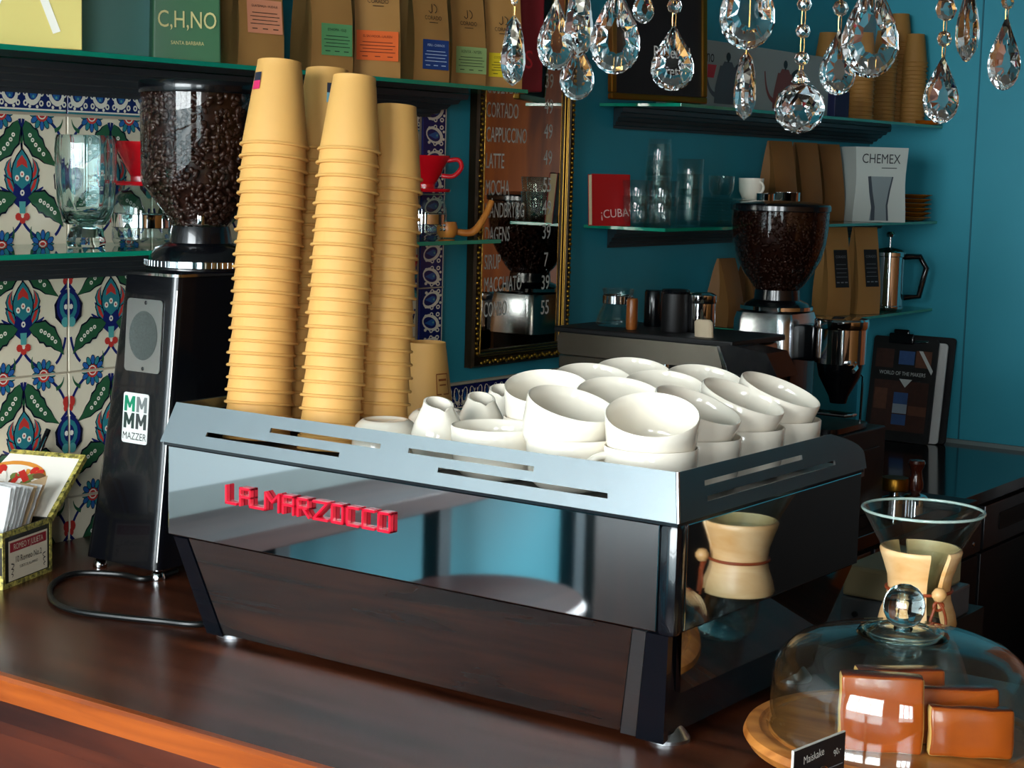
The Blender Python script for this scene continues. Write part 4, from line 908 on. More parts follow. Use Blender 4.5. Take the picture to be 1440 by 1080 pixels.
bm = B(); lathe(bm, [(0.052, 0.150), (0.046, 0.120), (0.022, 0.075), (0.018, 0.060), (0.0, 0.060)], 32, (0.162, 0, 0)); obj('doser_funnel', bm, M_GRBLACK, dz_, smooth=40)
bm = B(); box2(bm, (0.065, -0.03, 0.15), (0.11, 0.03, 0.23), bev=0.004); obj('doser_bracket', bm, M_GRBLACK, t, smooth=20)
bm = B(); tube(bm, [(0.07, -0.022, 0.035), (0.19, -0.022, 0.035), (0.20, -0.01, 0.036), (0.20, 0.01, 0.036), (0.19, 0.022, 0.035), (0.07, 0.022, 0.035)], 0.004, 8); obj('portafilter_fork', bm, M_CHROME, t)
bm = B(); tube(bm, [(0.215, -0.04, 0.155), (0.235, -0.075, 0.15), (0.24, -0.10, 0.145)], 0.005, 8); obj('dosing_lever', bm, M_CHROME, t)
bm = B(); tube(bm, [(0.185, 0.07, 0.01), (0.187, 0.07, 0.115), (0.175, 0.06, 0.13)], 0.003, 8); obj('tamper_post', bm, M_CHROME, t)

# ================================================================== small things on the black counter
p = on_z(1286, 712, ZK); t = thing('tamper', 'coffee tamper with turned dark wooden handle on the black counter', 'tamper', (p.x, p.y, ZK))
bm = B(); lathe(bm, [(0, 0), (0.029, 0), (0.029, 0.022), (0.024, 0.027), (0.010, 0.031), (0, 0.031)], 28); obj('steel_base', bm, M_CHROME, t, smooth=30)
bm = B(); lathe(bm, [(0.009, 0.031), (0.017, 0.040), (0.0185, 0.055), (0.014, 0.072), (0.0125, 0.084), (0.017, 0.094), (0.020, 0.101), (0.018, 0.108), (0, 0.111)], 24); obj('wooden_handle', bm, wood_mat('turned_dark_wood', '#2a0f08', '#4c1d10', 0.2, (20, 20, 3), coat=0.5), t)
p = on_z(1257, 712, ZK); t = thing('brass_tamper', 'low round brass distributor standing beside the wooden tamper', 'coffee tool', (p.x, p.y, ZK))
bm = B(); lathe(bm, [(0, 0), (0.030, 0), (0.030, 0.02), (0.012, 0.026), (0.012, 0.04)], 28); obj('steel_base', bm, M_CHROME, t, smooth=30)
bm = B(); lathe(bm, [(0, 0.038), (0.030, 0.038), (0.032, 0.041), (0.032, 0.064), (0.030, 0.068), (0, 0.068)], 32); obj('brass_cap', bm, mat('aged_brass', '#7a5416', 0.3, 0.9), t, smooth=30)
p = on_z(1335, 712, ZK); bm = B(); box2(bm, (p.x-0.09, p.y-0.06, ZK), (p.x+0.05, p.y+0.05, ZK+0.015), bev=0.004); o = obj('tamping_mat', bm, M_BLACK, smooth=20); tag(o, 'black rubber tamping mat in front of the wooden tamper', 'mat')
# menus on clipboards against the far wall
def clipboard(px, py, w, h, lean, label, cover):
    """bottom centre pixel on the counter, leaning on the far wall"""
    p = on_z(px, py, ZK); M_ = Matrix.Translation((p.x, p.y, ZK)) @ Matrix.Rotation(lean, 4, 'Z') @ Matrix.Rotation(-0.13, 4, 'X')
    t = thing('clipboard', label, 'clipboard', M=M_, group='menus by the far wall')
    bm = B(); prism(bm, rrect(-w/2, 0, w/2, h, 0.012), -0.004, 0, Matrix(((1, 0, 0, 0), (0, 0, 1, 0), (0, 1, 0, 0), (0, 0, 0, 1)))); obj('board', bm, M_BLACK, t, smooth=20)
    return t
YZ = Matrix(((1, 0, 0, 0), (0, 0, -1, 0), (0, 1, 0, 0), (0, 0, 0, 1)))
pw = on_y(1240, 618, 3.20); 
base_y = 3.20
def lean_board(px0, px1, pyb, pyt, Y, label, paper):
    a = on_y(px0, pyb, Y); b = on_y(px1, pyb, Y); z1 = on_y((px0+px1)/2, pyt, Y+0.05).z; w = b.x-a.x; h = (z1-ZK)
    M_ = Matrix.Translation(((a.x+b.x)/2, Y, ZK+0.001)) @ Matrix.Rotation(-0.14, 4, 'X')
    t = thing('menu_board', label, 'menu', M=M_, group='menus by the far wall')
    bm = B(); prism(bm, rrect(-w/2, 0.001, w/2, h, 0.010), -0.006, 0, YZ); bd = obj('board', bm, paper, t, smooth=20)
    return t, w, h, bd
lean_board(1248, 1329, 618, 470, 3.235, 'black clipboard at the back of the leaning menus', M_BLACK)
lean_board(1245, 1318, 620, 478, 3.215, 'white sheet of card between the black clipboards', mat('white_card', '#c9cbc8', 0.6))
t, w, h, bd = lean_board(1214, 1305, 622, 472, 3.19, 'dark clipboard with a photo-covered poster in front of the white card', M_BLACK)
PM = [mat('poster_brown', '#3a1d12', 0.5, var=0.6, scale=60), mat('poster_blue', '#2f4f80', 0.5, var=0.3, scale=40), mat('poster_grey', '#8b99a6', 0.5, var=0.2, scale=40), mat('poster_white', '#bfc4c2', 0.6), mat('poster_black', '#0c0b0b', 0.4), mat('poster_orange', '#5e3826', 0.5, var=0.4, scale=60)]
bm = B(); z = 0.0008
def pq(x0, y0, x1, y1, mi):
    global z
    z += 0.0002; flat(bm, [((x0-0.5)*w, y0*h), ((x1-0.5)*w, y0*h), ((x1-0.5)*w, y1*h), ((x0-0.5)*w, y1*h)], z, mi, YZ)
pq(0.04, 0.03, 0.96, 0.93, 4); pq(0.06, 0.70, 0.34, 0.88, 0); pq(0.42, 0.74, 0.66, 0.87, 1); pq(0.68, 0.72, 0.92, 0.88, 5); pq(0.08, 0.10, 0.92, 0.58, 0)
pq(0.40, 0.36, 0.62, 0.47, 1); pq(0.40, 0.27, 0.62, 0.36, 2); pq(0.40, 0.16, 0.62, 0.26, 1); pq(0.64, 0.26, 0.92, 0.35, 5); pq(0.10, 0.30, 0.30, 0.50, 5)
z += 0.0002; flat(bm, [(-0.04*w, 0.60*h), (0.16*w, 0.60*h), (0.06*w, 0.52*h)][::-1], z, 3, YZ)
z += 0.0002; flat(bm, [(0.22*w, 0.88*h), (0.28*w, 0.88*h), (0.46*w, 0.70*h), (0.44*w, 0.66*h)][::-1], z, 3, YZ)
text_into(bm, 'WORLD OF THE MAKERS', 0.0155, YZ @ Matrix.Translation((0, h*0.65, z+0.0004)), 3, 0.80); obj('poster', bm, PM, bd, smooth=0)
bm = B(); box(bm, (-0.01, -0.010, h*0.985), (0.075, 0.014, 0.030), bev=0.004); box(bm, (-0.01, -0.014, h*0.985+0.018), (0.045, 0.010, 0.016), bev=0.003); obj('clip', bm, M_GRBLACK, t, smooth=20)
bm = B(); cyl(bm, (0.03, -0.012, h*0.96), (0.072, -0.010, h*0.97), 0.004); obj('clip_pivot', bm, M_CHROME, t)
# boxes on the bar behind the machine
a = on_z(1180, 880, 0); M_BEIGE = mat('beige_plastic', '#8b7f5f', 0.5)
bm = B(); box2(bm, (a.x, a.y, 0), (a.x+0.11, a.y+0.19, 0.042), bev=0.003); o = obj('cash_drawer', bm, mat('grey_metal_paint', '#4b4d50', 0.4), smooth=20); tag(o, 'flat grey metal drawer on the bar behind the coffee machine', 'drawer')
bm = B(); lathe(bm, [(0, 0.003), (0.004, 0.002), (0.0045, 0)], 12, (a.x+0.022, a.y, 0.02), Matrix.Rotation(PI/2, 3, 'X')); obj('lock', bm, M_BLACK, o)
bm = B(); box2(bm, (a.x, a.y+0.002, 0.0425), (a.x+0.10, a.y+0.18, 0.085), bev=0.005); o = obj('beige_box', bm, M_BEIGE, smooth=20); tag(o, 'small beige box lying on the grey metal drawer', 'box')
# ================================================================== cake stand with dome
M_OAK = wood_mat('orange_oak_board', '#8a4a18', '#c9823c', 0.35, (3, 14, 14))
M_CLEAR = thin_glass('clear_glass', '#f3f8f7')
M_SOLID = crystal_mat('solid_glass', '#f4fbfb', 1.5)
ZBD = 0.040                                     # top of the board
dc = on_z(1262, 1028, ZBD)
t = thing('cake_stand', 'round orange-brown wooden cake board carrying the glass dome', 'cake board', (dc.x, dc.y, 0))
bm = B(); lathe(bm, [(0, ZBD-0.022), (0.140, ZBD-0.022), (0.152, ZBD-0.018), (0.158, ZBD-0.009), (0.155, ZBD-0.002), (0.148, ZBD), (0.142, ZBD), (0.140, ZBD-0.003), (0.132, ZBD-0.003), (0.130, ZBD-0.0005), (0, ZBD-0.0005)], 72); obj('board', bm, M_OAK, t, smooth=35)
bm = B(); lathe(bm, [(0, 0), (0.09, 0), (0.095, 0.004), (0.09, ZBD-0.022), (0, ZBD-0.022)], 48); obj('foot', bm, M_OAK, t)
t = thing('glass_dome', 'clear glass cake dome with round glass knob over orange cake slices', 'cake dome', (dc.x, dc.y, ZBD))
R0 = 0.1315
prof = [(R0+0.002, 0.0), (R0+0.003, 0.002), (R0+0.0005, 0.005), (R0, 0.015), (R0, 0.042), (R0-0.001, 0.056), (R0-0.004, 0.069), (R0-0.011, 0.081), (R0-0.024, 0.0905), (R0-0.045, 0.0975), (R0-0.078, 0.1015), (R0-0.102, 0.1035), (0.012, 0.106), (0, 0.106)]
inner = [(max(0.0, r-0.003), z-0.0025 if i > 7 else z) for i, (r, z) in enumerate(prof)]
bm = B(); lathe(bm, prof, 80); lathe(bm, [(0, 0.1035)]+[(r, z) for r, z in inner[::-1][2:]], 80); obj('dome', bm, M_CLEAR, t, smooth=60)
bm = B(); lathe(bm, [(0, 0.1062), (0.009, 0.1062), (0.010, 0.109), (0.009, 0.111), (0.016, 0.116), (0.0205, 0.125), (0.0215, 0.134), (0.019, 0.144), (0.013, 0.151), (0.006, 0.1545), (0, 0.155)], 40); obj('knob', bm, M_SOLID, t, smooth=60)
bm = B(); lathe(bm, [(0.040, 0.1012), (0.047, 0.1030), (0.045, 0.1065), (0.036, 0.1085), (0.026, 0.1115), (0.034, 0.1060)], 48, close=True); obj('moulded_ring', bm, M_SOLID, t, smooth=60)
# cake slices
M_CRUST = mat('orange_glazed_cake_top', '#b24d14', 0.25, var=0.6, scale=18, coat=0.4, bump=0.2)
M_CRUMB = mat('yellow_corn_crumb', '#d9a45a', 0.8, var=0.25, scale=60, bump=0.4)
def slice_(px, py, Yoff, w, d, h, rz, lx, ly, label):
    M_ = Matrix.Translation((px, py, Yoff)) @ Matrix.Rotation(rz, 4, 'Z') @ Matrix.Rotation(ly, 4, 'Y') @ Matrix.Rotation(lx, 4, 'X')
    bm = B(); n = 5
    box(bm, (0, 0, h/2), (w, d, h), 1, bev=0.004, seg=2)
    bmesh.ops.subdivide_edges(bm, edges=[e for e in bm.edges if e.calc_length() > 0.02], cuts=3, use_grid_fill=True)
    for v in bm.verts: v.co += noise.noise_vector(v.co*45)*0.0022
    for f in bm.faces:
        f.normal_update()
        if f.normal.z > 0.6: f.material_index = 2
        elif f.normal.y < -0.5: f.material_index = 0
    o = obj('cake_slice', bm, [M_CRUST, M_CRUMB, mat('dark_caramel_top', '#6a2410', 0.2, var=0.6, scale=35, coat=0.6, bump=0.3)], M=M_, smooth=50); tag(o, label, 'cake', 'cake slices under the dome'); return o
# each slice stands on its cut edge, glazed face towards the guests; placed by its screen anchor on the board
fz = ZBD
RZ = math.atan2(RT.y, RT.x)
def put_slice(dx, dy, w, d, h, rz, lx, label):      # dx to the picture's right, dy away from the guests, from the dome's middle
    x = dc.x+_r.x*dx-_r.y*dy; y = dc.y+_r.y*dx+_r.x*dy
    slice_(x, y, fz, w, d, h, RZ+rz, lx, 0.0, label)
put_slice(0.055, -0.074, 0.082, 0.020, 0.050, -0.06, -0.08, 'cake slice with its whole orange glazed face uncovered')
put_slice(-0.032, -0.062, 0.082, 0.024, 0.078, -0.12, -0.03, 'cake slice with pale crumb side beside the chalk price card')
put_slice(0.050, -0.032, 0.085, 0.022, 0.058, 0.05, -0.03, 'dark browned cake slice standing in the middle of the board')
put_slice(0.000, 0.006, 0.092, 0.024, 0.066, 0.03, 0.0, 'tallest cake slice standing behind the browned one')
# chalk price card in a wire clip
pc = on_z(1147, 1112, 0); mc = on_z(1180, 1098, 0)-on_z(1110, 1124, 0)
a_, b_ = on_z(1108, 1186, 0), on_z(1182, 1152, 0); w = (b_-a_).length*0.98; rz = math.atan2((b_-a_).y, (b_-a_).x)
t = thing('price_card', 'small black chalk card reading Maiskake held in a wire ring', 'sign', ((a_.x+b_.x)/2, (a_.y+b_.y)/2, 0), (0, 0, rz))
hh = 0.0875
bm = B(); box2(bm, (-w/2, -0.0012, 0.006), (w/2, 0.0012, hh), 1)
flat(bm, [(-w/2+0.0006, 0.0065), (w/2-0.0003, 0.0065), (w/2-0.0003, hh-0.0008), (-w/2+0.0006, hh-0.0008)], 0.0015, 0, YZ)
cd_ = obj('card', bm, [mat('chalkboard_black', '#0d0d10', 0.6), mat('card_edge_white', '#c9c6bd', 0.7)], t, smooth=0)
bm = B(); text_into(bm, 'Maiskake', 0.0110, YZ @ Matrix.Translation((-w*0.12, hh*0.86, 0.0018)) @ Matrix.Rotation(0.06, 4, 'Z'), 0, 0.85, bold=0.005); text_into(bm, '90,-', 0.0095, YZ @ Matrix.Translation((w*0.34, hh*0.81, 0.0018)) @ Matrix.Rotation(0.3, 4, 'Z'), 0, 0.85, bold=0.005); obj('chalk_writing', bm, M_CHALK, cd_, smooth=0)
bm = B()
for k, zz in enumerate((0.60, 0.54, 0.48)): text_into(bm, ['inneholder egg og melk', 'hvete, mais, sukker', 'glutenfri'][k], 0.0052, YZ @ Matrix.Translation((0, hh*zz, 0.0018)), 0, 0.85)
flat(bm, [(-w*0.45, hh*0.65), (w*0.46, hh*0.65), (w*0.46, hh*0.66), (-w*0.45, hh*0.66)], 0.0018, 0, YZ)
obj('small_print', bm, mat('grey_chalk', '#7c8288', 0.7), cd_, smooth=0)
bm = B(); tube(bm, [(0.001+0.011*math.cos(2*PI*k/28), -0.0045, 0.050+0.013*math.sin(2*PI*k/28)) for k in range(28)], 0.0009, 8, closed=True); tube(bm, [(0.001, -0.0045, 0.037), (0.001, -0.004, 0.003), (0.0, 0.0, 0.0015)], 0.0009, 8); obj('wire_ring', bm, M_CHROME, t)
bm = B(); box2(bm, (-0.022, -0.012, 0), (0.022, 0.012, 0.0055), bev=0.0015); obj('card_holder', bm, M_CHROME, t, smooth=20)

# ================================================================== glass pour-over carafe with wooden collar
cx_, cy_ = 0.116, 0.356
# anchor by the collar: its middle is at z 0.148
t = thing('pour_over_carafe', 'hourglass glass pour-over carafe with pale wooden collar and leather tie', 'carafe', (cx_, cy_, 0))
GP = [(0, 0.003), (0.050, 0.003), (0.060, 0.007), (0.064, 0.018), (0.062, 0.035), (0.053, 0.062), (0.042, 0.085), (0.033, 0.105), (0.0275, 0.125), (0.026, 0.140), (0.028, 0.155), (0.036, 0.173), (0.051, 0.200), (0.0690, 0.232)]
GI = [(0.0670, 0.232)]+[(r-0.0022, z) for r, z in GP[::-1][1:-1]]+[(0, 0.0055)]
bm = B(); lathe(bm, GP, 64); lathe(bm, GI, 64); gl = obj('glass_body', bm, M_CLEAR, t, smooth=60)
bm = B(); tube(bm, [(0.0683*math.cos(2*PI*k/64), 0.0683*math.sin(2*PI*k/64), 0.232) for k in range(64)], 0.0017, 8, closed=True); obj('glass_rim', bm, mat('pale_green_glass_rim', '#c9ded5', 0.05, trans=0.5, coat=0.3), gl, smooth=60)
M_COLLAR = wood_mat('pale_maple_collar', '#cf9a5c', '#ecc795', 0.4, (4, 4, 18))
CO = [(0.0435, 0.100), (0.0445, 0.103), (0.042, 0.115), (0.0365, 0.130), (0.0350, 0.142), (0.0365, 0.156), (0.0415, 0.171), (0.0455, 0.182), (0.0465, 0.186), (0.045, 0.189), (0.0425, 0.189)]
CI = [(0.0395, 0.180), (0.0335, 0.165), (0.0295, 0.150), (0.0285, 0.140), (0.030, 0.128), (0.035, 0.112), (0.0405, 0.100)]
# the collar is two half shells with a gap, tied by a leather string
ga = math.atan2(CAM.y-cy_, CAM.x-cx_)      # direction to the guests
gapdir = ga+0.52
for k in range(2):
    bm = B(); hg = 0.27 if k == 0 else 0.13; a0 = gapdir+(0.27 if k == 0 else 0.13)+k*PI; lathe(bm, CO+CI, 30, close=True, a0=a0, a1=a0+PI-0.40)
    es = [e for e in bm.edges if e.is_boundary]
    bmesh.ops.holes_fill(bm, edges=es, sides=0)
    obj('wooden_collar', bm, M_COLLAR, t, smooth=50)
M_LEATHER = mat('red_brown_leather', '#8a3a18', 0.5)
bm = B(); tube(bm, [(0.0368*math.cos(2*PI*k/40), 0.0368*math.sin(2*PI*k/40), 0.141) for k in range(40)], 0.0019, 8, closed=True)
gd = Vector((math.cos(gapdir), math.sin(gapdir), 0)); sd = Vector((-gd.y, gd.x, 0))
for s in (-1, 1): tube(bm, smooth_path([gd*0.041+Vector((0, 0, 0.137)), gd*0.046+sd*0.006*s+Vector((0, 0, 0.127)), gd*0.046+sd*0.010*s+Vector((0, 0, 0.112)), gd*0.048+sd*0.007*s+Vector((0, 0, 0.097))], 5), 0.0017, 7)
tube(bm, [gd*0.045+Vector((0, 0, 0.131))+sd*0.006*math.cos(q)+Vector((0, 0, 0.005*math.sin(q))) for q in [2*PI*k/14 for k in range(14)]], 0.0017, 7, closed=True)
obj('leather_tie', bm, M_LEATHER, t)
bm = B(); lathe(bm, [(0, -0.0085), (0.0050, -0.0070), (0.0083, -0.002), (0.0083, 0.002), (0.0050, 0.0070), (0, 0.0085)], 20, tuple(gd*0.0455+Vector((0, 0, 0.144)))); obj('wooden_bead', bm, M_COLLAR, t, smooth=60)

# ================================================================== chandelier crystals over the bar
M_CRYS = crystal_mat('lead_crystal', '#ffffff', 1.56)
M_WIRE = mat('gilt_wire', '#c99a5a', 0.25, 1.0)
def pear_mesh(w, h, th):
    """flat faceted teardrop, hung from z = 0, hanging down to -h; faces along Y"""
    bm = B(); n = 22; out = []
    for k in range(n):
        a = 2*PI*k/n; s = (1-math.cos(a))/2      # 0 at top, 1 at bottom
        out.append((math.sin(a)*(math.sin(s*PI/2)**0.75), -h*(s**0.92)))
    mxw = max(x for x, z in out); out = [(x/mxw*w/2, z) for x, z in out]
    cz = -h*0.62
    def ring(f, y): return [bm.verts.new((x*f, y, cz+(z-cz)*f)) for x, z in out]
    E0 = ring(1.0, 0.0)
    for sgn in (-1, 1):
        R1 = ring(0.80, sgn*th*0.34); R2 = [bm.verts.new((x*0.44*(1.06 if k % 2 else 0.94), sgn*th*0.5, cz+(z-cz)*0.44*(1.06 if k % 2 else 0.94))) for k, (x, z) in enumerate(out)]
        for k in range(n):
            k2 = (k+1) % n
            q = [(E0[k], E0[k2], R1[k2]), (E0[k], R1[k2], R1[k])] if k % 2 else [(E0[k], E0[k2], R1[k]), (E0[k2], R1[k2], R1[k])]
            q += [(R1[k], R1[k2], R2[k2]), (R1[k], R2[k2], R2[k])] if k % 2 else [(R1[k], R1[k2], R2[k]), (R1[k2], R2[k2], R2[k])]
            for f in q: bm.faces.new(f)
        bm.faces.new(R2)
    bmesh.ops.remove_doubles(bm, verts=bm.verts[:], dist=1e-6)
    return mesh_of('crystal_drop', bm, M_CRYS, smooth=0)
def bead_mesh(r):
    bm = B(); lathe(bm, [(0, -r*0.55), (r*0.62, -r*0.5), (r, -r*0.05), (r, r*0.05), (r*0.62, r*0.5), (0, r*0.55)], 8, M=Matrix.Rotation(PI/2, 3, 'X')); return mesh_of('crystal_bead', bm, M_CRYS, smooth=0)
def ball_mesh(r):
    bm = B(); bmesh.ops.create_icosphere(bm, subdivisions=2, radius=r)
    d = bmesh.ops.dissolve_limit(bm, angle_limit=0.02, verts=bm.verts[:], edges=bm.edges[:])
    return mesh_of('crystal_ball', bm, M_CRYS, smooth=0)
FACE = math.atan2(-FW.x, FW.y)           # turns local -Y towards the camera direction
def pendant(px, ytop, ybot, wpx, dpt, turn, beads, label, kind='pear', topz=None, tilt=0.0):
    top = at_depth(px, ytop, dpt); sc = dpt/FPX; h = (ybot-ytop)*sc; w = wpx*sc
    t = thing('crystal_pendant', label, 'crystal', M=Matrix.Translation(top) @ Matrix.Rotation(FACE+turn, 4, 'Z') @ Matrix.Rotation(tilt, 4, 'Y'), group='chandelier crystals')
    if kind == 'pear':
        full = w if abs(turn) < 0.8 else h*0.52
        me = pear_mesh(full, h, full*0.44 if abs(turn) < 0.8 else w*0.95); link('crystal_drop', me, t)
    else:
        r = wpx*sc/2; link('crystal_ball', ball_mesh(r), t, (0, 0, -r)); bm = B(); lathe(bm, [(0, 0.004+r*0.30), (r*0.2, r*0.28), (r*0.36, 0.0), (r*0.30, -r*0.05), (0, -r*0.05)], 8, (0, 0, 0)); obj('crystal_cap', bm, M_CRYS, t, smooth=0)
    zz = 0.0
    wires = []
    prev = 0.0
    for (by, bw) in beads:
        bz = (ytop-by)*sc; link('crystal_bead', bead_mesh(bw*sc/2), t, (0, 0, bz)); wires.append((prev, bz-bw*sc/2)); prev = bz+bw*sc/2
    wires.append((prev, CHZ-top.z))
    bm = B()
    for a, b in wires:
        if b-a < 0.0005: continue
        for s in (-1, 1): tube(bm, [(s*0.0009, 0, a-0.0035), (s*0.0011, 0, (a+b)/2), (s*0.0009, 0, b+0.0025)], 0.00028, 5)
    obj('wire_link', bm, M_WIRE, t)
CHZ = 0.86
L_ = [(723, 20, 120, 31, 1.20, 1.25, [(2, 14)], 'slim edge-on crystal drop before the yellow-labelled coffee bag', 'pear'),
      (783, -8, 98, 55, 1.18, 0.35, [], 'faceted crystal teardrop hanging over the price column of the mirror menu', 'pear'),
      (816, -32, 80, 36, 1.08, 1.2, [], 'edge-on crystal drop overlapping two teardrops before the gilt frame', 'pear'),
      (813, 52, 140, 50, 1.30, 0.2, [], 'low-hanging small crystal teardrop before the gilt frame edge', 'pear'),
      (868, -28, 103, 72, 1.02, 0.15, [], 'large crystal teardrop before the left edge of the black chalkboard', 'pear'),
      (906, -22, 32, 36, 1.25, 0.5, [], 'short crystal drop high before the black chalkboard', 'pear'),
      (948, 30, 127, 62, 1.10, 0.1, [(9, 22)], 'crystal teardrop under an octagon bead before the chalkboard\'s gold corner', 'pear'),
      (1055, -75, 68, 80, 0.98, 0.1, [], 'largest crystal teardrop above the grey kettle on its box', 'pear'),
      (1050, 70, 168, 29, 1.22, 1.25, [], 'slim crystal drop between the two kettles printed on the box', 'pear'),
      (1126, 115, 189, 73, 1.10, 0.0, [(83, 21), (45, 21), (8, 21)], 'faceted crystal ball on a chain of octagon beads', 'ball'),
      (1181, 37, 133, 56, 1.20, 0.25, [(12, 24)], 'crystal teardrop before the stacked paper cups on the upper shelf', 'pear'),
      (1229, -42, 108, 84, 0.98, 0.12, [], 'big crystal teardrop overlapping a smaller one before the shelf cups', 'pear'),
      (1327, 74, 173, 58, 1.12, 0.3, [(55, 24), (14, 34)], 'crystal teardrop under two octagon beads before the teal far wall', 'pear'),
      (1365, -32, 86, 48, 1.05, 0.75, [], 'turned crystal drop before the panel joint of the teal wall', 'pear'),
      (1416, 20, 126, 56, 1.12, 0.4, [(3, 22)], 'crystal teardrop hanging alone before the plain teal wall', 'pear')]
for a in L_: pendant(*a)
# brass ring and arms the crystals hang from (above the picture)
ctr = at_depth(1060, -60, 1.11); ctr.z = CHZ
t = thing('chandelier', 'brass chandelier ring over the bar from which the crystals hang', 'chandelier', (ctr.x, ctr.y, CHZ))
bm = B()
tube(bm, [(0.22*math.cos(2*PI*k/48), 0.22*math.sin(2*PI*k/48), 0.006) for k in range(48)], 0.006, 8, closed=True); tube(bm, [(0.13*math.cos(2*PI*k/48), 0.13*math.sin(2*PI*k/48), 0.006) for k in range(48)], 0.005, 8, closed=True)
obj('ring', bm, M_WIRE, t)
for k in range(6):
    bm = B(); a = 2*PI*k/6; tube(bm, [(0, 0, 0.02), (0.12*math.cos(a), 0.12*math.sin(a), 0.007), (0.22*math.cos(a), 0.22*math.sin(a), 0.006)], 0.005, 8); obj('arm', bm, M_WIRE, t)
bm = B(); cyl(bm, (0, 0, 0.0), (0, 0, ZC-CHZ), 0.006); obj('stem', bm, M_WIRE, t)
# ================================================================== coffee bags and boxes
M_KBAG = mat('kraft_bag_paper', '#a87a42', 0.6, var=0.10, scale=14, bump=0.25)
M_KBAG2 = mat('brown_kraft_bag', '#7a5226', 0.6, var=0.15, scale=14, bump=0.25)
M_INK = mat('dark_print', '#2a1c12', 0.7)
def place(px, py, X): return on_x(px, py, X)
def bag_body(w, d, h, mats, name='bag_body', top=0.35, parent=None):
    """side-gusset bag: full at the foot, pressed flat at the folded top; front faces -Y"""
    bm = B(); rings = []; n = 10
    for i in range(n+1):
        k = i/n; z = h*k; th = d*(1-k**2.2*(1-0.10))/2; ww = w/2*(1-0.05*math.sin(PI*k)); g = 0.55*min(1, k*1.5)*th
        th2 = th*(1+0.10*math.sin(PI*min(1, k*1.6)))
        rings.append([(-ww, -th2*0.96, z), (-ww*0.5, -th2*1.04, z), (0, -th2*1.08, z), (ww*0.5, -th2*1.04, z), (ww, -th2*0.96, z), (ww-g*0.5, -th2*0.4, z), (ww-g*0.8, 0, z), (ww-g*0.5, th2*0.4, z), (ww, th2*0.96, z), (0, th2*1.06, z), (-ww, th2*0.96, z), (-ww+g*0.5, th2*0.4, z), (-ww+g*0.8, 0, z), (-ww+g*0.5, -th2*0.4, z)])
    loft(bm, rings); return obj(name, bm, mats, parent, smooth=22)
def front_y(w, d, h, z):      # y of the bag's front at height z
    k = z/h; return -(d*(1-k**2.2*0.9)/2)*(1+0.10*math.sin(PI*min(1, k*1.6)))*1.09-0.0012
def label_on(parent, w, d, h, x0, x1, z0, z1, col, name='paper_label', lines=None, ink='#3a2a20', title=None):
    bm = B(); ya, yb = front_y(w, d, h, z0), front_y(w, d, h, z1)
    M_ = frame((0, (ya+yb)/2, (z0+z1)/2), (1, 0, 0), (0, yb-ya, z1-z0)); hh_ = math.hypot(yb-ya, z1-z0)/2
    mi = mat('label_'+col.strip('#'), col, 0.6); mk = mat('ink_'+ink.strip('#'), ink, 0.6)
    flat(bm, [(x0, -hh_), (x1, -hh_), (x1, hh_), (x0, hh_)], 0.0003, 0, M_); cw = (x0+x1)/2; lw = (x1-x0)
    if title: text_into(bm, title, min(0.010, lw*1.5/max(4, len(title))), M_ @ Matrix.Translation((cw, hh_*0.62, 0.0008)), 1, 0.85, bold=0.01)
    for k in range(lines or 0):
        y = hh_*(0.22-0.22*k); L_ = lw*(0.42 if k % 2 else 0.36); flat(bm, [(cw-L_, y-0.0006), (cw+L_, y-0.0006), (cw+L_, y+0.0006), (cw-L_, y+0.0006)], 0.0008, 1, M_)
    if lines:
        for q in (-0.3, 0, 0.3): flat(bm, [(cw+lw*q-0.005, -hh_*0.76), (cw+lw*q+0.005, -hh_*0.76), (cw+lw*q+0.005, -hh_*0.70), (cw+lw*q-0.005, -hh_*0.70)], 0.0008, 1, M_)
    return obj(name, bm, [mi, mk], parent, smooth=0)
def facing(phi):      # rotation about Z so that local -Y looks along +X turned by phi towards the guests
    return PI/2-phi
def coffee_bag(px, py, X, z, w, d, h, phi, label, lab=None, logo=None, m_=None, group='kraft coffee bags'):
    p = place(px, py, X); t = thing('coffee_bag', label, 'coffee bag', (p.x, p.y, z+0.0005), (0, 0, facing(math.radians(phi))), group)
    bd = bag_body(w, d, h, m_ or M_KBAG, parent=t)
    if lab: label_on(t, w, d, h, *lab['r'], lab['c'], lines=lab.get('n', 4), ink=lab.get('ink', '#3a2a20'), title=lab.get('t'))
    if logo:
        zc = logo[0]; y = front_y(w, d, h, zc); M_ = frame((logo[1], y-0.001, zc), (1, 0, 0), (0, front_y(w, d, h, zc+0.02)-y, 0.02)); bm = B()
        text_into(bm, 'CORADO', 0.0105, M_, 0, 0.85, bold=0.025); flat(bm, [(-0.010, -0.0085), (0.010, -0.0085), (0.010, -0.0073), (-0.010, -0.0073)], 0, 0, M_)
        for s in (-1, 1): flat(bm, stroke([(s*0.002+s*0.008*math.sin(q), 0.017+0.008*math.cos(q)) for q in [0.2+2.6*k/10 for k in range(11)]] if s > 0 else [(-0.001, 0.025), (-0.001, 0.012), (-0.005, 0.009), (-0.009, 0.013)], 0.0016), 0, 0, M_)
        obj('printed_logo', bm, M_INK, t, smooth=0)
    return t
zU = Z_UL
coffee_bag(352, 88, -1.125, zU, 0.088, 0.062, 0.235, 12, 'kraft coffee bag with pink label beside the green pack', {'r': (-0.030, 0.036, 0.052, 0.104), 'c': '#d98d6a', 't': 'GUATEMALA - HUEHUE', 'n': 4})
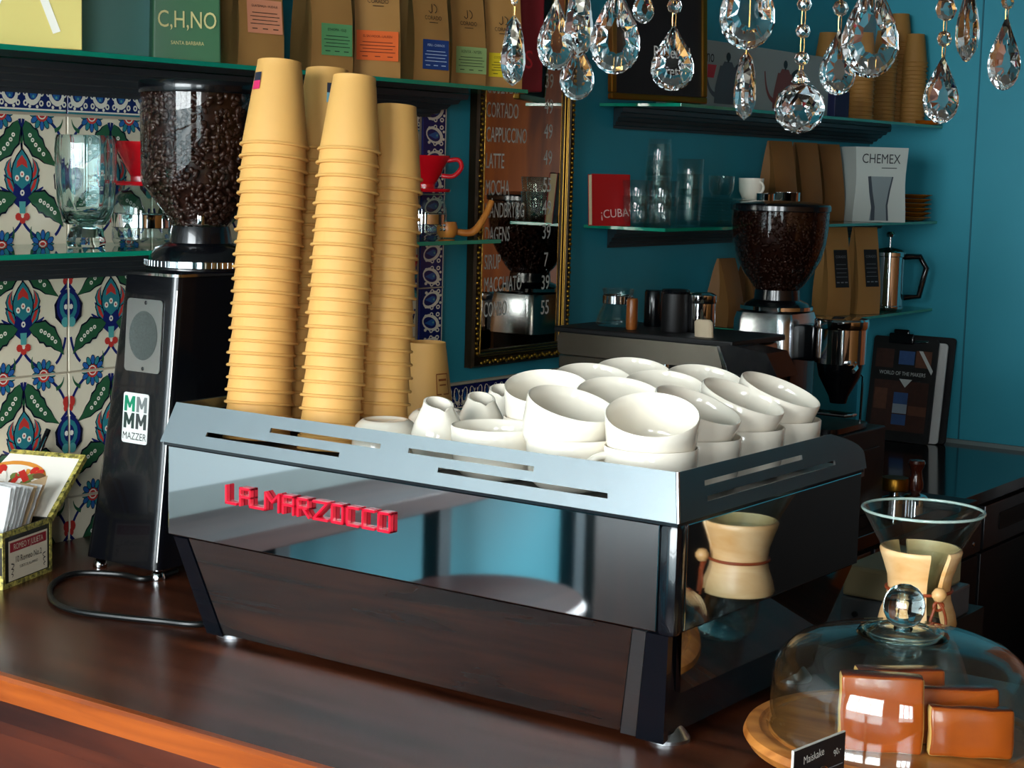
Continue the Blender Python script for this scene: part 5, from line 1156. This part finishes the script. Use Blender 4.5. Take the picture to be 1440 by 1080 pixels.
coffee_bag(452, 96, -1.140, zU, 0.086, 0.064, 0.240, 14, 'kraft coffee bag with mid-green label', {'r': (-0.026, 0.036, 0.030, 0.082), 'c': '#5d9a62', 't': 'ETHIOPIA - GUJI', 'n': 4, 'ink': '#1f3a2a'}, (0.145, 0.004))
coffee_bag(522, 102, -1.125, zU, 0.086, 0.060, 0.240, 30, 'kraft coffee bag with bright orange label', {'r': (-0.040, 0.036, 0.028, 0.078), 'c': '#e4662c', 't': 'EL SALVADOR - LAUREN', 'n': 4, 'ink': '#6a2412'}, (0.128, 0.0))
coffee_bag(591, 108, -1.130, zU, 0.084, 0.064, 0.240, 12, 'kraft coffee bag with dark blue label', {'r': (-0.026, 0.034, 0.022, 0.074), 'c': '#1d3a78', 't': 'PERU - CHIRINOS', 'n': 4, 'ink': '#b9c6dc'}, (0.112, 0.0))
coffee_bag(645, 112, -1.140, zU, 0.080, 0.062, 0.240, 16, 'kraft coffee bag with pale green label', {'r': (-0.034, 0.036, 0.022, 0.070), 'c': '#8fa86a', 't': 'KENYA - NYERI', 'n': 4, 'ink': '#2c3a22'}, (0.112, -0.004))
coffee_bag(697, 118, -1.125, zU, 0.082, 0.060, 0.240, 24, 'kraft coffee bag with yellow label at the shelf end', {'r': (-0.036, 0.037, 0.020, 0.064), 'c': '#dfc321', 't': 'COSTA RICA - MONTE', 'n': 4, 'ink': '#4a3c10'}, (0.108, -0.004))
p = place(742, 60, -1.17); bm = B(); box2(bm, (-0.03, -0.02, 0), (0.03, 0.02, 0.20), bev=0.003); o = obj('red_box', bm, mat('dark_red_carton', '#7c0f1c', 0.5), M=Matrix.Translation((p.x+0.02, p.y-0.035, zU+0.0005)) @ Matrix.Rotation(facing(0.6), 4, 'Z'), smooth=20); tag(o, 'dark red carton at the end of the coffee bag shelf', 'carton')
bm = B(); text_into(bm, 'S', 0.05, frame((0.0, -0.0206, 0.06), (1, 0, 0), (0, 0, 1)), 0, 0.8, bold=0.02); obj('printed_letter', bm, mat('red_print', '#c4202c', 0.5), o, smooth=0)
# green pack
p = place(260, 80, -1.12); t = thing('coffee_bag', 'flat green coffee pack lettered C,H,NO on the upper shelf', 'coffee bag', (p.x, p.y, zU+0.0005), (0, 0, facing(0.62)))
bm = B(); loft(bm, [[(x*(1-0.06*k), y*(1-0.25*k), 0.20*k) for x, y in rrect(-0.052, -0.022, 0.052, 0.022, 0.004)] for k in (0, 0.25, 0.5, 0.75, 1)])
obj('pack', bm, mat('olive_green_foil', '#3f6a4a', 0.4, var=0.12, scale=12), t, smooth=25)
bm = B(); Mg = frame((0, -0.0226, 0.060), (1, 0, 0), (0, 0.06, 1)); text_into(bm, 'C,H,NO', 0.036, Mg, 0, 0.72, bold=0.012); text_into(bm, 'SANTA BARBARA', 0.008, Mg @ Matrix.Translation((0, -0.034, 0.0005)), 0, 0.8); obj('pack_lettering', bm, mat('pale_gold_print', '#c9bd80', 0.5), t, smooth=0)
bm = B()
for k in range(3):
    flat(bm, ell(-0.028+0.028*k, 0.050, 0.0042, 0.0062, 10), 0.0008, 0, Mg)
    for s in (-1, 1): flat(bm, ell(-0.028+0.028*k+s*0.004, 0.040, 0.0016, 0.0016, 6), 0.0008, 1, Mg)
obj('pack_symbols', bm, [M_BLACK, mat('pale_gold_print', '#c9bd80', 0.5)], t, smooth=0)
# pale teal and yellow boxes
def carton(px, py, X, z, w, d, h, phi, color, label, name='carton', rough=0.5):
    p = place(px, py, X); bm = B(); box2(bm, (-w/2, -d/2, 0), (w/2, d/2, h), bev=0.0015); o = obj(name, bm, mat('carton_'+color.strip('#'), color, rough, var=0.03, scale=8), M=Matrix.Translation((p.x, p.y, z+0.0005)) @ Matrix.Rotation(facing(math.radians(phi)), 4, 'Z'), smooth=20); tag(o, label, 'box'); return o
o = carton(160, 68, -1.205, zU, 0.150, 0.05, 0.22, 8, '#7fb3ae', 'pale teal carton beside the yellow box on the upper shelf')
o = carton(28, 55, -1.135, zU, 0.160, 0.06, 0.22, 30, '#d9c877', 'yellow box with a large white letter on the upper shelf')
bm = B(); Mx = frame((0, -0.0306, 0.05), (1, 0, 0), (0, 0, 1))
flat(bm, stroke([(0.045, -0.028), (0.015, 0.05)], 0.011), 0.0004, 0, Mx); flat(bm, stroke([(-0.055, -0.028), (-0.015, 0.05)], 0.011)[::-1], 0.0004, 0, Mx); flat(bm, stroke([(-0.017, 0.046), (0.017, 0.046)], 0.011), 0.0006, 0, Mx); obj('white_letter', bm, mat('white_print', '#ece8dc', 0.6), o, smooth=0)

# ================================================================== lower tiled shelf: vase, drippers, servers
M_REDP = mat('red_glazed_dripper', '#c8101c', 0.12, coat=0.5)
def place_z(px, py, z): return on_z(px, py, z)
zL = Z_LL
def on_shelf(px, X, z):      # point at the shelf's height in the plane X under pixel column px
    lo, hi = 0.0, 1080.0
    for _ in range(40):
        m_ = (lo+hi)/2
        if on_x(px, m_, X).z > z: lo = m_
        else: hi = m_
    p = on_x(px, lo, X); return p
p = on_shelf(121, -1.18, zL); t = thing('glass_vase', 'tall clear ribbed glass vase before the painted tiles', 'vase', (p.x, p.y, zL+0.0005))
bm = B(); seg = 64
def ribbed(prof, amp):
    rings = []
    for r, z in prof: rings.append([(r*(1+amp*math.cos(10*2*PI*k/seg))*math.cos(2*PI*k/seg), r*(1+amp*math.cos(10*2*PI*k/seg))*math.sin(2*PI*k/seg), z) for k in range(seg)])
    loft(bm, rings, cap=False)
ribbed([(0.001, 0.034), (0.030, 0.034), (0.034, 0.037), (0.041, 0.060), (0.0445, 0.10), (0.0455, 0.145), (0.0445, 0.160), (0.0425, 0.166), (0.0410, 0.166), (0.0410, 0.145), (0.040, 0.10), (0.036, 0.062), (0.028, 0.044), (0.001, 0.040)], 0.020)
obj('vase_wall', bm, M_SOLID, t, smooth=60)
bm = B(); lathe(bm, [(0, 0.001), (0.028, 0.001), (0.030, 0.008), (0.027, 0.018), (0.024, 0.028), (0.012, 0.033), (0, 0.033)], 10); obj('thick_base', bm, M_SOLID, t, smooth=30)
def dripper(t, z, s=1.0, hang=None):
    bm = B(); lathe(bm, [(0.014*s, z+0.006), (0.017*s, z+0.012), (0.030*s, z+0.035), (0.044*s, z+0.066), (0.0455*s, z+0.067), (0.0445*s, z+0.064), (0.028*s, z+0.032), (0.012*s, z+0.010)], 40); d = obj('dripper_cone', bm, M_REDP, t, smooth=50)
    bm = B(); lathe(bm, [(0.012*s, z), (0.046*s, z), (0.048*s, z+0.003), (0.046*s, z+0.006), (0.018*s, z+0.008), (0.018*s, z+0.014), (0.012*s, z+0.014)], 40); obj('dripper_base', bm, M_REDP, t, smooth=40)
    if hang is not None:
        u_ = Vector((math.cos(hang), math.sin(hang), 0)); bm = B(); tube(bm, smooth_path([u_*0.030*s+Vector((0, 0, z+0.030)), u_*0.052*s+Vector((0, 0, z+0.030)), u_*0.066*s+Vector((0, 0, z+0.046)), u_*0.060*s+Vector((0, 0, z+0.060)), u_*0.040*s+Vector((0, 0, z+0.058))], 5), 0.0045, 9); obj('handle', bm, M_REDP, t)
def server(px, X, z, R_, H, label, band=True, hang=None):
    p = on_shelf(px, X, z); t = thing('coffee_server', label, 'carafe', (p.x, p.y, z+0.0005))
    bm = B(); lathe(bm, [(0, 0.001), (R_*0.92, 0.001), (R_, 0.008), (R_, H*0.62), (R_*0.9, H*0.82), (R_*0.74, H*0.92), (R_*0.78, H)], 40); lathe(bm, [(R_*0.76, H), (R_*0.71, H*0.92), (R_*0.87, H*0.81), (R_*0.97, H*0.61), (R_*0.97, 0.01), (0, 0.004)], 40); obj('glass_body', bm, M_CLEAR, t, smooth=50)
    if band: bm = B(); lathe(bm, [(R_*1.005, H*0.30), (R_*1.02, H*0.31), (R_*1.02, H*0.52), (R_*1.005, H*0.53)], 40); obj('chrome_band', bm, M_CHROME, t)
    if hang is not None:
        u_ = Vector((math.cos(hang), math.sin(hang), 0)); bm = B(); tube(bm, smooth_path([u_*R_*1.02+Vector((0, 0, H*0.46)), u_*R_*1.5+Vector((0, 0, H*0.60)), u_*R_*1.75+Vector((0, 0, H*0.42)), u_*R_*1.6+Vector((0, 0, H*0.1))], 5), 0.005, 9); obj('handle', bm, M_CHROME, t)
    return t, p
t, p = server(200, -1.185, zL, 0.046, 0.092, 'glass server with chrome band under the red dripper beside the vase', True, 0.3)
t = thing('pour_over_dripper', 'red ceramic dripper sitting on the glass server behind the black grinder', 'dripper', (p.x, p.y, zL+0.093)); dripper(t, 0.0, 1.0)
t, p = server(597, -1.175, zL, 0.040, 0.085, 'small glass server with chrome band behind the paper cups', True)
t = thing('pour_over_dripper', 'red ceramic dripper with ring handle beside the tile border', 'dripper', (p.x, p.y, zL+0.086)); dripper(t, 0.0, 1.0, 0.55)
# carafe with a wooden beak handle at the shelf end
p = on_shelf(640, -1.135, zL); t = thing('wooden_scoop', 'orange wooden coffee scoop with upturned handle on the glass shelf end', 'scoop', (p.x, p.y, zL+0.0005))
M_OWOOD = wood_mat('orange_scoop_wood', '#a8591c', '#d08a3c', 0.35, (10, 10, 4))
bm = B(); lathe(bm, [(0, 0.001), (0.014, 0.001), (0.019, 0.008), (0.020, 0.018), (0.017, 0.030), (0.015, 0.030), (0.0165, 0.018), (0.010, 0.006), (0, 0.005)], 24, (-0.01, -0.012, 0)); obj('bowl', bm, M_OWOOD, t, smooth=50)
bm = B(); hp = [Vector((0.0, 0.002, 0.012)), Vector((0.018, 0.020, 0.010)), Vector((0.028, 0.032, 0.020)), Vector((0.034, 0.052, 0.048)), Vector((0.036, 0.064, 0.070))]; tube(bm, smooth_path(hp, 5), 0.006, 9, rads=[0.0075-0.003*abs(k/20-0.4) for k in range(21)]); obj('handle', bm, M_OWOOD, t, smooth=60)
bm = B()
for dx, dz in ((-0.005, 0.016), (0.003, 0.016), (-0.005, 0.024), (0.003, 0.024)): lathe(bm, [(0, 0.0015), (0.0025, 0.001), (0.003, 0)], 10, (-0.004+dx, -0.0325, dz), Matrix.Rotation(PI/2, 3, 'X'))
obj('metal_stud', bm, M_CHROME, t)

# ================================================================== upper right shelf
zR = Z_UR
# chalkboard in gold frame
p = on_shelf(925, -1.11, zR); t = thing('framed_chalkboard', 'black chalkboard with chalk writing in a thin gold frame', 'chalkboard', M=Matrix.Translation((p.x, p.y, zR+0.001)) @ Matrix.Rotation(facing(math.radians(22)), 4, 'Z') @ Matrix.Rotation(-0.06, 4, 'X'))
w, h = 0.235, 0.27
bm = B(); box2(bm, (-w/2, -0.004, 0.005), (w/2, 0.004, h)); cbd = obj('slate', bm, MATS['chalkboard_black'], t, smooth=0)
for a, b in (((-w/2-0.012, -0.010, 0.0), (w/2+0.012, 0.006, 0.014)), ((-w/2-0.012, -0.010, h-0.002), (w/2+0.012, 0.006, h+0.012)), ((-w/2-0.012, -0.010, 0.014), (-w/2+0.002, 0.006, h-0.002)), ((w/2-0.002, -0.010, 0.014), (w/2+0.012, 0.006, h-0.002))):
    bm = B(); box2(bm, a, b, bev=0.003); obj('frame_side', bm, M_GILT2, t, smooth=20)
bm = B(); text_into(bm, 'Rosebud', 0.036, frame((0.035, -0.0045, 0.105), (1, 0, 0), (0, 0, 1)), 0, 0.8); text_into(bm, 'hvret', 0.036, frame((0.02, -0.0045, 0.065), (1, 0, 0), (0, 0, 1)), 0, 0.8); obj('chalk_writing', bm, M_CHALK, cbd, smooth=0)
# kettle box
p0, p1 = on_shelf(985, -1.16, zR), on_shelf(1190, -1.16, zR)
L = (p1-p0).length; t = thing('kettle_box', 'long grey-white carton printed with a grey and a copper kettle', 'box', (-1.16, (p0.y+p1.y)/2, zR+0.0005), (0, 0, PI/2))
hk = 0.155
bm = B(); box2(bm, (-L/2, 0, 0), (L/2, 0.12, hk), bev=0.002); kb = obj('carton', bm, mat('pale_grey_carton', '#9aa3a0', 0.55, var=0.04, scale=6), t, smooth=20)
def kettle_print(cx, col, s):
    bm = B(); M_ = frame((cx, -0.0008, 0.012), (1, 0, 0), (0, 0, 1)); W_ = 0.062*s; H_ = 0.088*s
    flat(bm, [(-W_, 0), (W_, 0), (W_*0.95, H_*0.4), (W_*0.62, H_), (-W_*0.62, H_), (-W_*0.95, H_*0.4)], 0.0002, 0, M_)
    flat(bm, [(-W_*0.45, H_), (W_*0.45, H_), (W_*0.3, H_*1.12), (-W_*0.3, H_*1.12)], 0.0004, 0, M_); flat(bm, ell(0, H_*1.25, W_*0.18, H_*0.12, 10), 0.0006, 1, M_); flat(bm, stroke([(0, H_*1.1), (0, H_*1.2)], 0.008), 0.0005, 1, M_)
    flat(bm, stroke(bez((W_*0.62, H_*0.95), (W_*1.5, H_*1.4), (W_*1.75, H_*0.35), 10), 0.014*s, 0.010*s), 0.0006, 1, M_)
    flat(bm, stroke(bez((-W_*0.95, H_*0.22), (-W_*1.6, H_*0.3), (-W_*1.75, H_*1.0), 10), 0.012*s, 0.006*s), 0.0004, 0, M_)
    obj('printed_kettle', bm, [col, M_BLACK], kb, smooth=0)
kettle_print(-L*0.345, mat('grey_kettle_print', '#4d5056', 0.5), 1.0); kettle_print(L*0.03, mat('copper_kettle_print', '#7c3a30', 0.5), 1.0)
bm = B(); text_into(bm, 'Buono', 0.042, frame((-L*0.49, -0.0008, 0.118), (1, 0, 0), (0, 0, 1)), 0, 0.85, bold=0.012); text_into(bm, 'drip kettle', 0.016, frame((L*0.14, -0.0008, 0.135), (1, 0, 0), (0, 0, 1)), 0, 0.9); obj('printed_name', bm, M_BLACK, kb, smooth=0)
bm = B(); flat(bm, [(-0.03, 0), (0.0, 0), (0.012, 0.03), (-0.03, 0.03)], 0, 0, frame((-L*0.43, -0.0009, 0.070), (1, 0, 0), (0, 0, 1))); obj('red_flash', bm, mat('red_print', '#a01828', 0.5), kb, smooth=0)
p = on_shelf(1178, -1.095, zR); bm = B(); box2(bm, (-0.03, -0.012, 0), (0.03, 0.012, 0.065), bev=0.002); o = obj('navy_carton', bm, mat('navy_carton', '#14193a', 0.4), M=Matrix.Translation((p.x, p.y, zR+0.0005)) @ Matrix.Rotation(PI/2-0.2, 4, 'Z'), smooth=20); tag(o, 'small navy carton between the kettle box and the paper cups', 'box')
# stacks of paper cups
cupS = cup_mesh(0.074, 0.052, 0.082); cupS.materials[0] = mat('shaded_kraft_cup', '#9c6f34', 0.65, var=0.06, scale=25)  # darker kraft: the shade on this shelf is put into the colour
for n, (px, X, cnt, lab) in enumerate(((1160, -1.235, 14, 'behind the printed kettle box'), (1208, -1.150, 14, 'next to the navy carton'), (1239, -1.185, 16, 'second from the navy carton'), (1266, -1.200, 21, 'tallest of the shelf stacks'), (1292, -1.150, 16, 'nearest the teal far wall'))):
    p = on_shelf(px, X, zR); yy = min(p.y, YF-0.042)
    for k in range(cnt):
        o = link('paper_cup', cupS, loc=(p.x+0.0006*math.sin(k*2.1+n), yy+0.0006*math.cos(k*1.7), zR+0.0005+0.0115*k)); tag(o, 'kraft cup in the shelf stack %s' % lab, 'paper cup', 'kraft cups on the upper shelf')
p = on_shelf(1318, -1.100, zR); bm = B(); lathe(bm, [(0, 0), (0.03, 0), (0.034, 0.003), (0.036, 0.012), (0.034, 0.012), (0.031, 0.005), (0, 0.004)], 28); o = obj('amber_dish', bm, mat('amber_glass', '#a8560f', 0.1, trans=0.3), loc=(p.x, min(p.y, YF-0.045), zR+0.0005), smooth=40); tag(o, 'small amber dish at the wall end of the upper shelf', 'dish')

# ================================================================== middle right shelf
zM = Z_MR
p = on_shelf(857, -1.200, zM); t = thing('book', 'red book titled CUBA standing at the shelf end', 'book', M=Matrix.Translation((p.x, p.y, zM+0.0008)) @ Matrix.Rotation(facing(math.radians(28)), 4, 'Z') @ Matrix.Rotation(-0.08, 4, 'X'))
bm = B(); box2(bm, (-0.048, -0.009, 0), (0.048, -0.0075, 0.112)); box2(bm, (-0.048, 0.0075, 0), (0.048, 0.009, 0.112)); box2(bm, (0.046, -0.009, 0), (0.048, 0.009, 0.112)); cv = obj('cover', bm, mat('red_book_cover', '#a51518', 0.4), t, smooth=0)
bm = B(); box2(bm, (-0.047, -0.0074, 0.002), (0.0455, 0.0074, 0.110)); obj('pages', bm, mat('page_block', '#d9c8a0', 0.8), t, smooth=0)
bm = B(); text_into(bm, '¡CUBA', 0.026, frame((0.008, -0.0094, 0.026), (1, 0.0, 0.08), (0, 0, 1)), 0, 0.95, bold=0.01); obj('cover_title', bm, mat('pale_print', '#d8b8b0', 0.5), cv, smooth=0)
def tumbler_mesh(R_, H):
    bm = B(); lathe(bm, [(0, 0.001), (R_*0.80, 0.001), (R_*0.84, 0.006), (R_, H), (R_*0.985, H+0.001), (R_*0.95, H), (R_*0.78, 0.012), (0, 0.010)], 32); return mesh_of('tumbler', bm, M_CLEAR, smooth=50)
tm1, tm2 = tumbler_mesh(0.0315, 0.082), tumbler_mesh(0.036, 0.066)
GT = 'clear tumblers on the shelf'
def tumblers(px, X, n, pitch, me, label, inv=True):
    p = on_shelf(px, X, zM)
    for k in range(n):
        o = link('glass_tumbler', me, M=Matrix.Translation((p.x, p.y, zM+0.0008+pitch*k+(0.083 if inv and me is tm1 else 0.067 if inv else 0))) @ (Matrix.Rotation(PI, 4, 'X') if inv else Matrix.Identity(4)))
        tag(o, label if k < n-1 else label.replace('tumbler in', 'topmost tumbler of'), 'glass', GT)
tumblers(896, -1.150, 2, 0.034, tm2, 'clear tumbler in the low stack beside the red book', False)
tumblers(924, -1.180, 4, 0.037, tm1, 'clear tumbler in the tallest stack on the shelf')
tumblers(930, -1.110, 2, 0.034, tm2, 'clear tumbler in the stack in front of the tallest one', False)
tumblers(968, -1.150, 3, 0.034, tm1, 'clear tumbler in the middle-height stack next to the saucers', False)
# saucers and espresso cups
def saucer_mesh(R_, m_):
    bm = B(); lathe(bm, [(0, 0.001), (R_*0.55, 0.001), (R_*0.62, 0.003), (R_, 0.010), (R_*0.99, 0.0115), (R_*0.60, 0.0055), (0, 0.004)], 36); return mesh_of('saucer', bm, m_, smooth=50)
scr = saucer_mesh(0.058, M_CERAMIC); scg = saucer_mesh(0.058, M_CLEAR)
p = on_shelf(1012, -1.150, zM)
for k in range(8): o = link('saucer', scg, loc=(p.x, p.y, zM+0.0008+0.0075*k)); tag(o, 'clear glass saucer in the pile beside the tumblers', 'saucer', 'glass saucers in a pile')
p2 = on_shelf(1062, -1.150, zM)
for k in range(7): o = link('saucer', scr, loc=(p2.x, p2.y, zM+0.0008+0.008*k)); tag(o, 'white saucer in the pile behind the dark grinder hopper', 'saucer', 'white saucers in a pile')
def espresso_cup(loc, label, m_, hang, s=1.0):
    t = thing('espresso_cup', label, 'cup', loc, (0, 0, hang))
    bm = B(); lathe(bm, [(0, 0.001), (0.018*s, 0.001), (0.020*s, 0.0), (0.022*s, 0.003), (0.029*s, 0.018*s), (0.031*s, 0.05*s), (0.0295*s, 0.05*s), (0.027*s, 0.018*s), (0.018*s, 0.006), (0, 0.005)], 32); obj('cup_body', bm, m_, t, smooth=50)
    bm = B(); tube(bm, [(0.029*s+0.013*s*math.cos(a), 0, 0.028*s+0.013*s*math.sin(a)) for a in [-PI/2+PI*k/10 for k in range(11)]], 0.003*s, 8); obj('handle', bm, m_, t)
espresso_cup((p2.x-0.006, p2.y-0.018, zM+0.0008+0.008*7+0.004), 'white espresso cup standing on the white saucer pile', M_CERAMIC, -0.3)
espresso_cup((p.x, p.y, zM+0.0008+0.0075*8+0.004), 'clear glass espresso cup standing on the glass saucer pile', M_CLEAR, 2.2)
def tin(px, X, z, R_, H, label, m_=None, name='steel_cup'):
    p = on_shelf(px, X, z); bm = B(); lathe(bm, [(0, 0), (R_*0.96, 0), (R_, 0.003), (R_, H-0.002), (R_*1.03, H), (R_*0.97, H), (R_*0.95, 0.006), (0, 0.005)], 32); o = obj(name, bm, m_ or M_CHROME, loc=(p.x, p.y, z+0.0008), smooth=40); tag(o, label, 'cup'); return o
tin(1075, -1.085, zM, 0.022, 0.075, 'small polished steel cup beside the white saucer pile')
tin(1106, -1.085, zM, 0.030, 0.078, 'wider polished steel cup before the dark coffee bags')
for px, X, lab in ((1092, -1.20, 'dark kraft coffee bag behind the steel cups'), (1128, -1.205, 'dark kraft coffee bag between two others on the middle shelf'), (1160, -1.215, 'dark kraft coffee bag touching the white carafe box')):
    coffee_bag(px, 300, X, zM, 0.085, 0.065, 0.205, 15, lab, None, None, M_KBAG2, 'dark kraft bags on the right shelves')
# white carafe box
p = on_shelf(1224, -1.125, zM); t = thing('carafe_box', 'white carton with dark lettering and a printed grey carafe', 'box', (p.x, min(p.y, 3.1), zM+0.0005), (0, 0, facing(math.radians(40))))
w, d, h = 0.150, 0.10, 0.200
bm = B(); loft(bm, [[(x*(1+0.04*math.cos(2*PI*k*0.9)), y, h*k) for x, y in ((-w/2, -d/2), (w/2, -d/2), (w/2, d/2), (-w/2, d/2))] for k in [i/8 for i in range(9)]]); cbx = obj('carton', bm, mat('white_carton', '#b9c2bc', 0.55), t, smooth=10)
bm = B(); Mf = frame((0, -d/2-0.0008, 0), (1, 0, 0), (0, 0, 1)); text_into(bm, 'CHEMEX', 0.036, Mf @ Matrix.Translation((-0.002, 0.168, 0)), 0, 0.80, bold=0.012); flat(bm, [(0.0, 0.144), (0.045, 0.144), (0.045, 0.146), (0.0, 0.146)], 0, 0, Mf); obj('printed_name', bm, mat('charcoal_print', '#2d3338', 0.5), cbx, smooth=0)
bm = B(); flat(bm, [(-0.030, 0.004), (0.025, 0.004), (0.021, 0.045), (0.028, 0.085), (0.034, 0.122), (-0.034, 0.122), (-0.030, 0.08), (-0.024, 0.045)], 0.0002, 0, Mf); flat(bm, stroke([(-0.034, 0.122), (-0.028, 0.08), (-0.020, 0.040), (-0.020, 0.004)], 0.009, 0.012), 0.0004, 1, Mf); flat(bm, stroke([(0.034, 0.122), (0.026, 0.085), (0.020, 0.045), (0.024, 0.004)], 0.004, 0.006), 0.0004, 1, Mf); obj('printed_carafe', bm, [mat('grey_print', '#7f8d90', 0.5), mat('dark_grey_print', '#3c4750', 0.5)], cbx, smooth=0)
scA = saucer_mesh(0.050, mat('amber_glass_plate', '#9a5c14', 0.15))
p = on_shelf(1284, -1.110, zM)
for k in range(6): o = link('amber_plate', scA, loc=(p.x, min(p.y, YF-0.056), zM+0.0008+0.0125*k)); tag(o, 'amber plate in the pile beside the white carafe box', 'plate', 'amber plates in a pile')

# ================================================================== lower right shelf and brewer top
zS = Z_LR
for px, X, lab, bl_ in ((1168, -1.165, 'kraft coffee bag with black label beside the dark hopper', True), (1210, -1.130, 'kraft coffee bag with black label beside the french press', True)):
    coffee_bag(px, 440, X, zS, 0.085, 0.060, 0.235, 22, lab, {'r': (-0.018, 0.030, 0.075, 0.175), 'c': '#17171b', 'n': 4, 't': 'CORADO', 'ink': '#7d7f86'}, None, M_KBAG, 'black-labelled bags on the short shelf')
for px, X, lab in ((1018, -1.195, 'kraft coffee bag folded flat beside the steel canister'), (1054, -1.190, 'kraft coffee bag half hidden by the dark hopper')):
    coffee_bag(px, 440, X, zS, 0.070, 0.070, 0.165, 5, lab, None, None, M_KBAG2, 'dark kraft bags on the right shelves')
p = on_shelf(1247, -1.130, zS); t = thing('french_press', 'chrome and glass french press with black angular handle', 'french press', (p.x, p.y, zS+0.0008), (0, 0, 0.62))
bm = B(); lathe(bm, [(0, 0), (0.042, 0), (0.044, 0.004), (0.044, 0.012), (0.041, 0.014), (0.041, 0.150), (0.044, 0.152), (0.044, 0.162), (0.036, 0.170), (0.010, 0.176), (0, 0.176)], 36); obj('chrome_body', bm, M_CHROME, t, smooth=40)
bm = B(); cyl(bm, (0, 0, 0.176), (0, 0, 0.205), 0.003); lathe(bm, [(0, 0.203), (0.010, 0.205), (0.012, 0.212), (0.008, 0.219), (0, 0.220)], 20); obj('plunger_knob', bm, M_CHROME, t, smooth=40)
bm = B(); tube(bm, [(0.040, 0, 0.150), (0.085, 0, 0.152), (0.105, 0, 0.120), (0.088, 0, 0.040), (0.045, 0, 0.036)], 0.0085, 8); obj('handle', bm, M_GRBLACK, t, smooth=60)
# on the brewer: carafe with cork, canisters
def on_top(px, Y, z): 
    lo, hi = 0.0, 1080.0
    for _ in range(40):
        m_ = (lo+hi)/2
        if on_y(px, m_, Y).z > z: lo = m_
        else: hi = m_
    return on_y(px, lo, Y)
p = on_top(868, 1.50, ZTOP); t = thing('flask_carafe', 'conical glass flask with brown cork band on the brewer top', 'carafe', (p.x, p.y, ZTOP+0.0005))
bm = B(); lathe(bm, [(0, 0.001), (0.040, 0.001), (0.044, 0.006), (0.040, 0.022), (0.032, 0.040), (0.030, 0.046), (0.030, 0.064), (0.033, 0.076)], 36); lathe(bm, [(0.031, 0.076), (0.028, 0.064), (0.028, 0.046), (0.038, 0.022), (0.041, 0.008), (0, 0.004)], 36); obj('glass_body', bm, M_CLEAR, t, smooth=50)
bm = B(); lathe(bm, [(0.0305, 0.046), (0.0315, 0.047), (0.0315, 0.062), (0.0305, 0.063)], 36); obj('steel_band', bm, M_CHROME, t)
p = on_top(888, 1.46, ZTOP); bm = B(); lathe(bm, [(0, 0), (0.010, 0), (0.0115, 0.004), (0.0115, 0.058), (0.010, 0.062), (0, 0.062)], 20); o = obj('wooden_stirrer_tube', bm, wood_mat('copper_brown_wood', '#6a3410', '#a8622a', 0.3, (20, 20, 2)), loc=(p.x, p.y, ZTOP+0.0005), smooth=40); tag(o, 'brown wooden cylinder standing by the glass flask', 'wooden tube')
p = on_top(948, 1.49, ZTOP); t = thing('canister', 'matte black canister on the brewer top', 'canister', (p.x, p.y, ZTOP+0.0005))
bm = B(); lathe(bm, [(0, 0), (0.026, 0), (0.027, 0.003), (0.026, 0.076), (0, 0.076)], 32); obj('body', bm, M_BLACK, t, smooth=40); bm = B(); lathe(bm, [(0, 0.076), (0.028, 0.076), (0.029, 0.080), (0.026, 0.084), (0, 0.085)], 32); obj('lid', bm, M_GRBLACK, t, smooth=40)
p = on_top(918, 1.56, ZTOP); bm = B(); lathe(bm, [(0, 0), (0.018, 0), (0.019, 0.003), (0.019, 0.07), (0.017, 0.074), (0, 0.074)], 28); o = obj('pepper_mill', bm, M_GRBLACK, loc=(p.x, p.y, ZTOP+0.0005), smooth=40); tag(o, 'slim dark jar between the flask and the black canister', 'jar')
p = on_top(985, 1.52, ZTOP); t = thing('canister', 'polished steel canister beside the black canister', 'canister', (p.x, p.y, ZTOP+0.0005))
bm = B(); lathe(bm, [(0, 0), (0.027, 0), (0.028, 0.003), (0.028, 0.066), (0, 0.066)], 32); obj('body', bm, M_CHROME, t, smooth=40); bm = B(); lathe(bm, [(0.028, 0.058), (0.0295, 0.060), (0.0295, 0.074), (0.02, 0.079), (0, 0.080)], 32); obj('lid', bm, M_CHROME, t, smooth=40)
p = on_top(990, 1.44, ZTOP); bm = B(); loft(bm, [[(0.020*math.cos(a), 0.010*math.sin(a)-0.004*k, 0.034*k) for a in [2*PI*i/16 for i in range(16)]] if k < 0.99 else [(0.014*math.cos(a), 0.006*math.sin(a)-0.004, 0.034) for a in [2*PI*i/16 for i in range(16)]] for k in (0, 0.3, 0.6, 0.85, 1.0)]); o = obj('cream_cloth', bm, mat('cream_cloth', '#cbb89a', 0.8), loc=(p.x, p.y, ZTOP+0.0005), smooth=50); tag(o, 'folded cream cloth in front of the steel canister', 'cloth')
p = on_top(1022, 1.50, ZTOP-0.006)
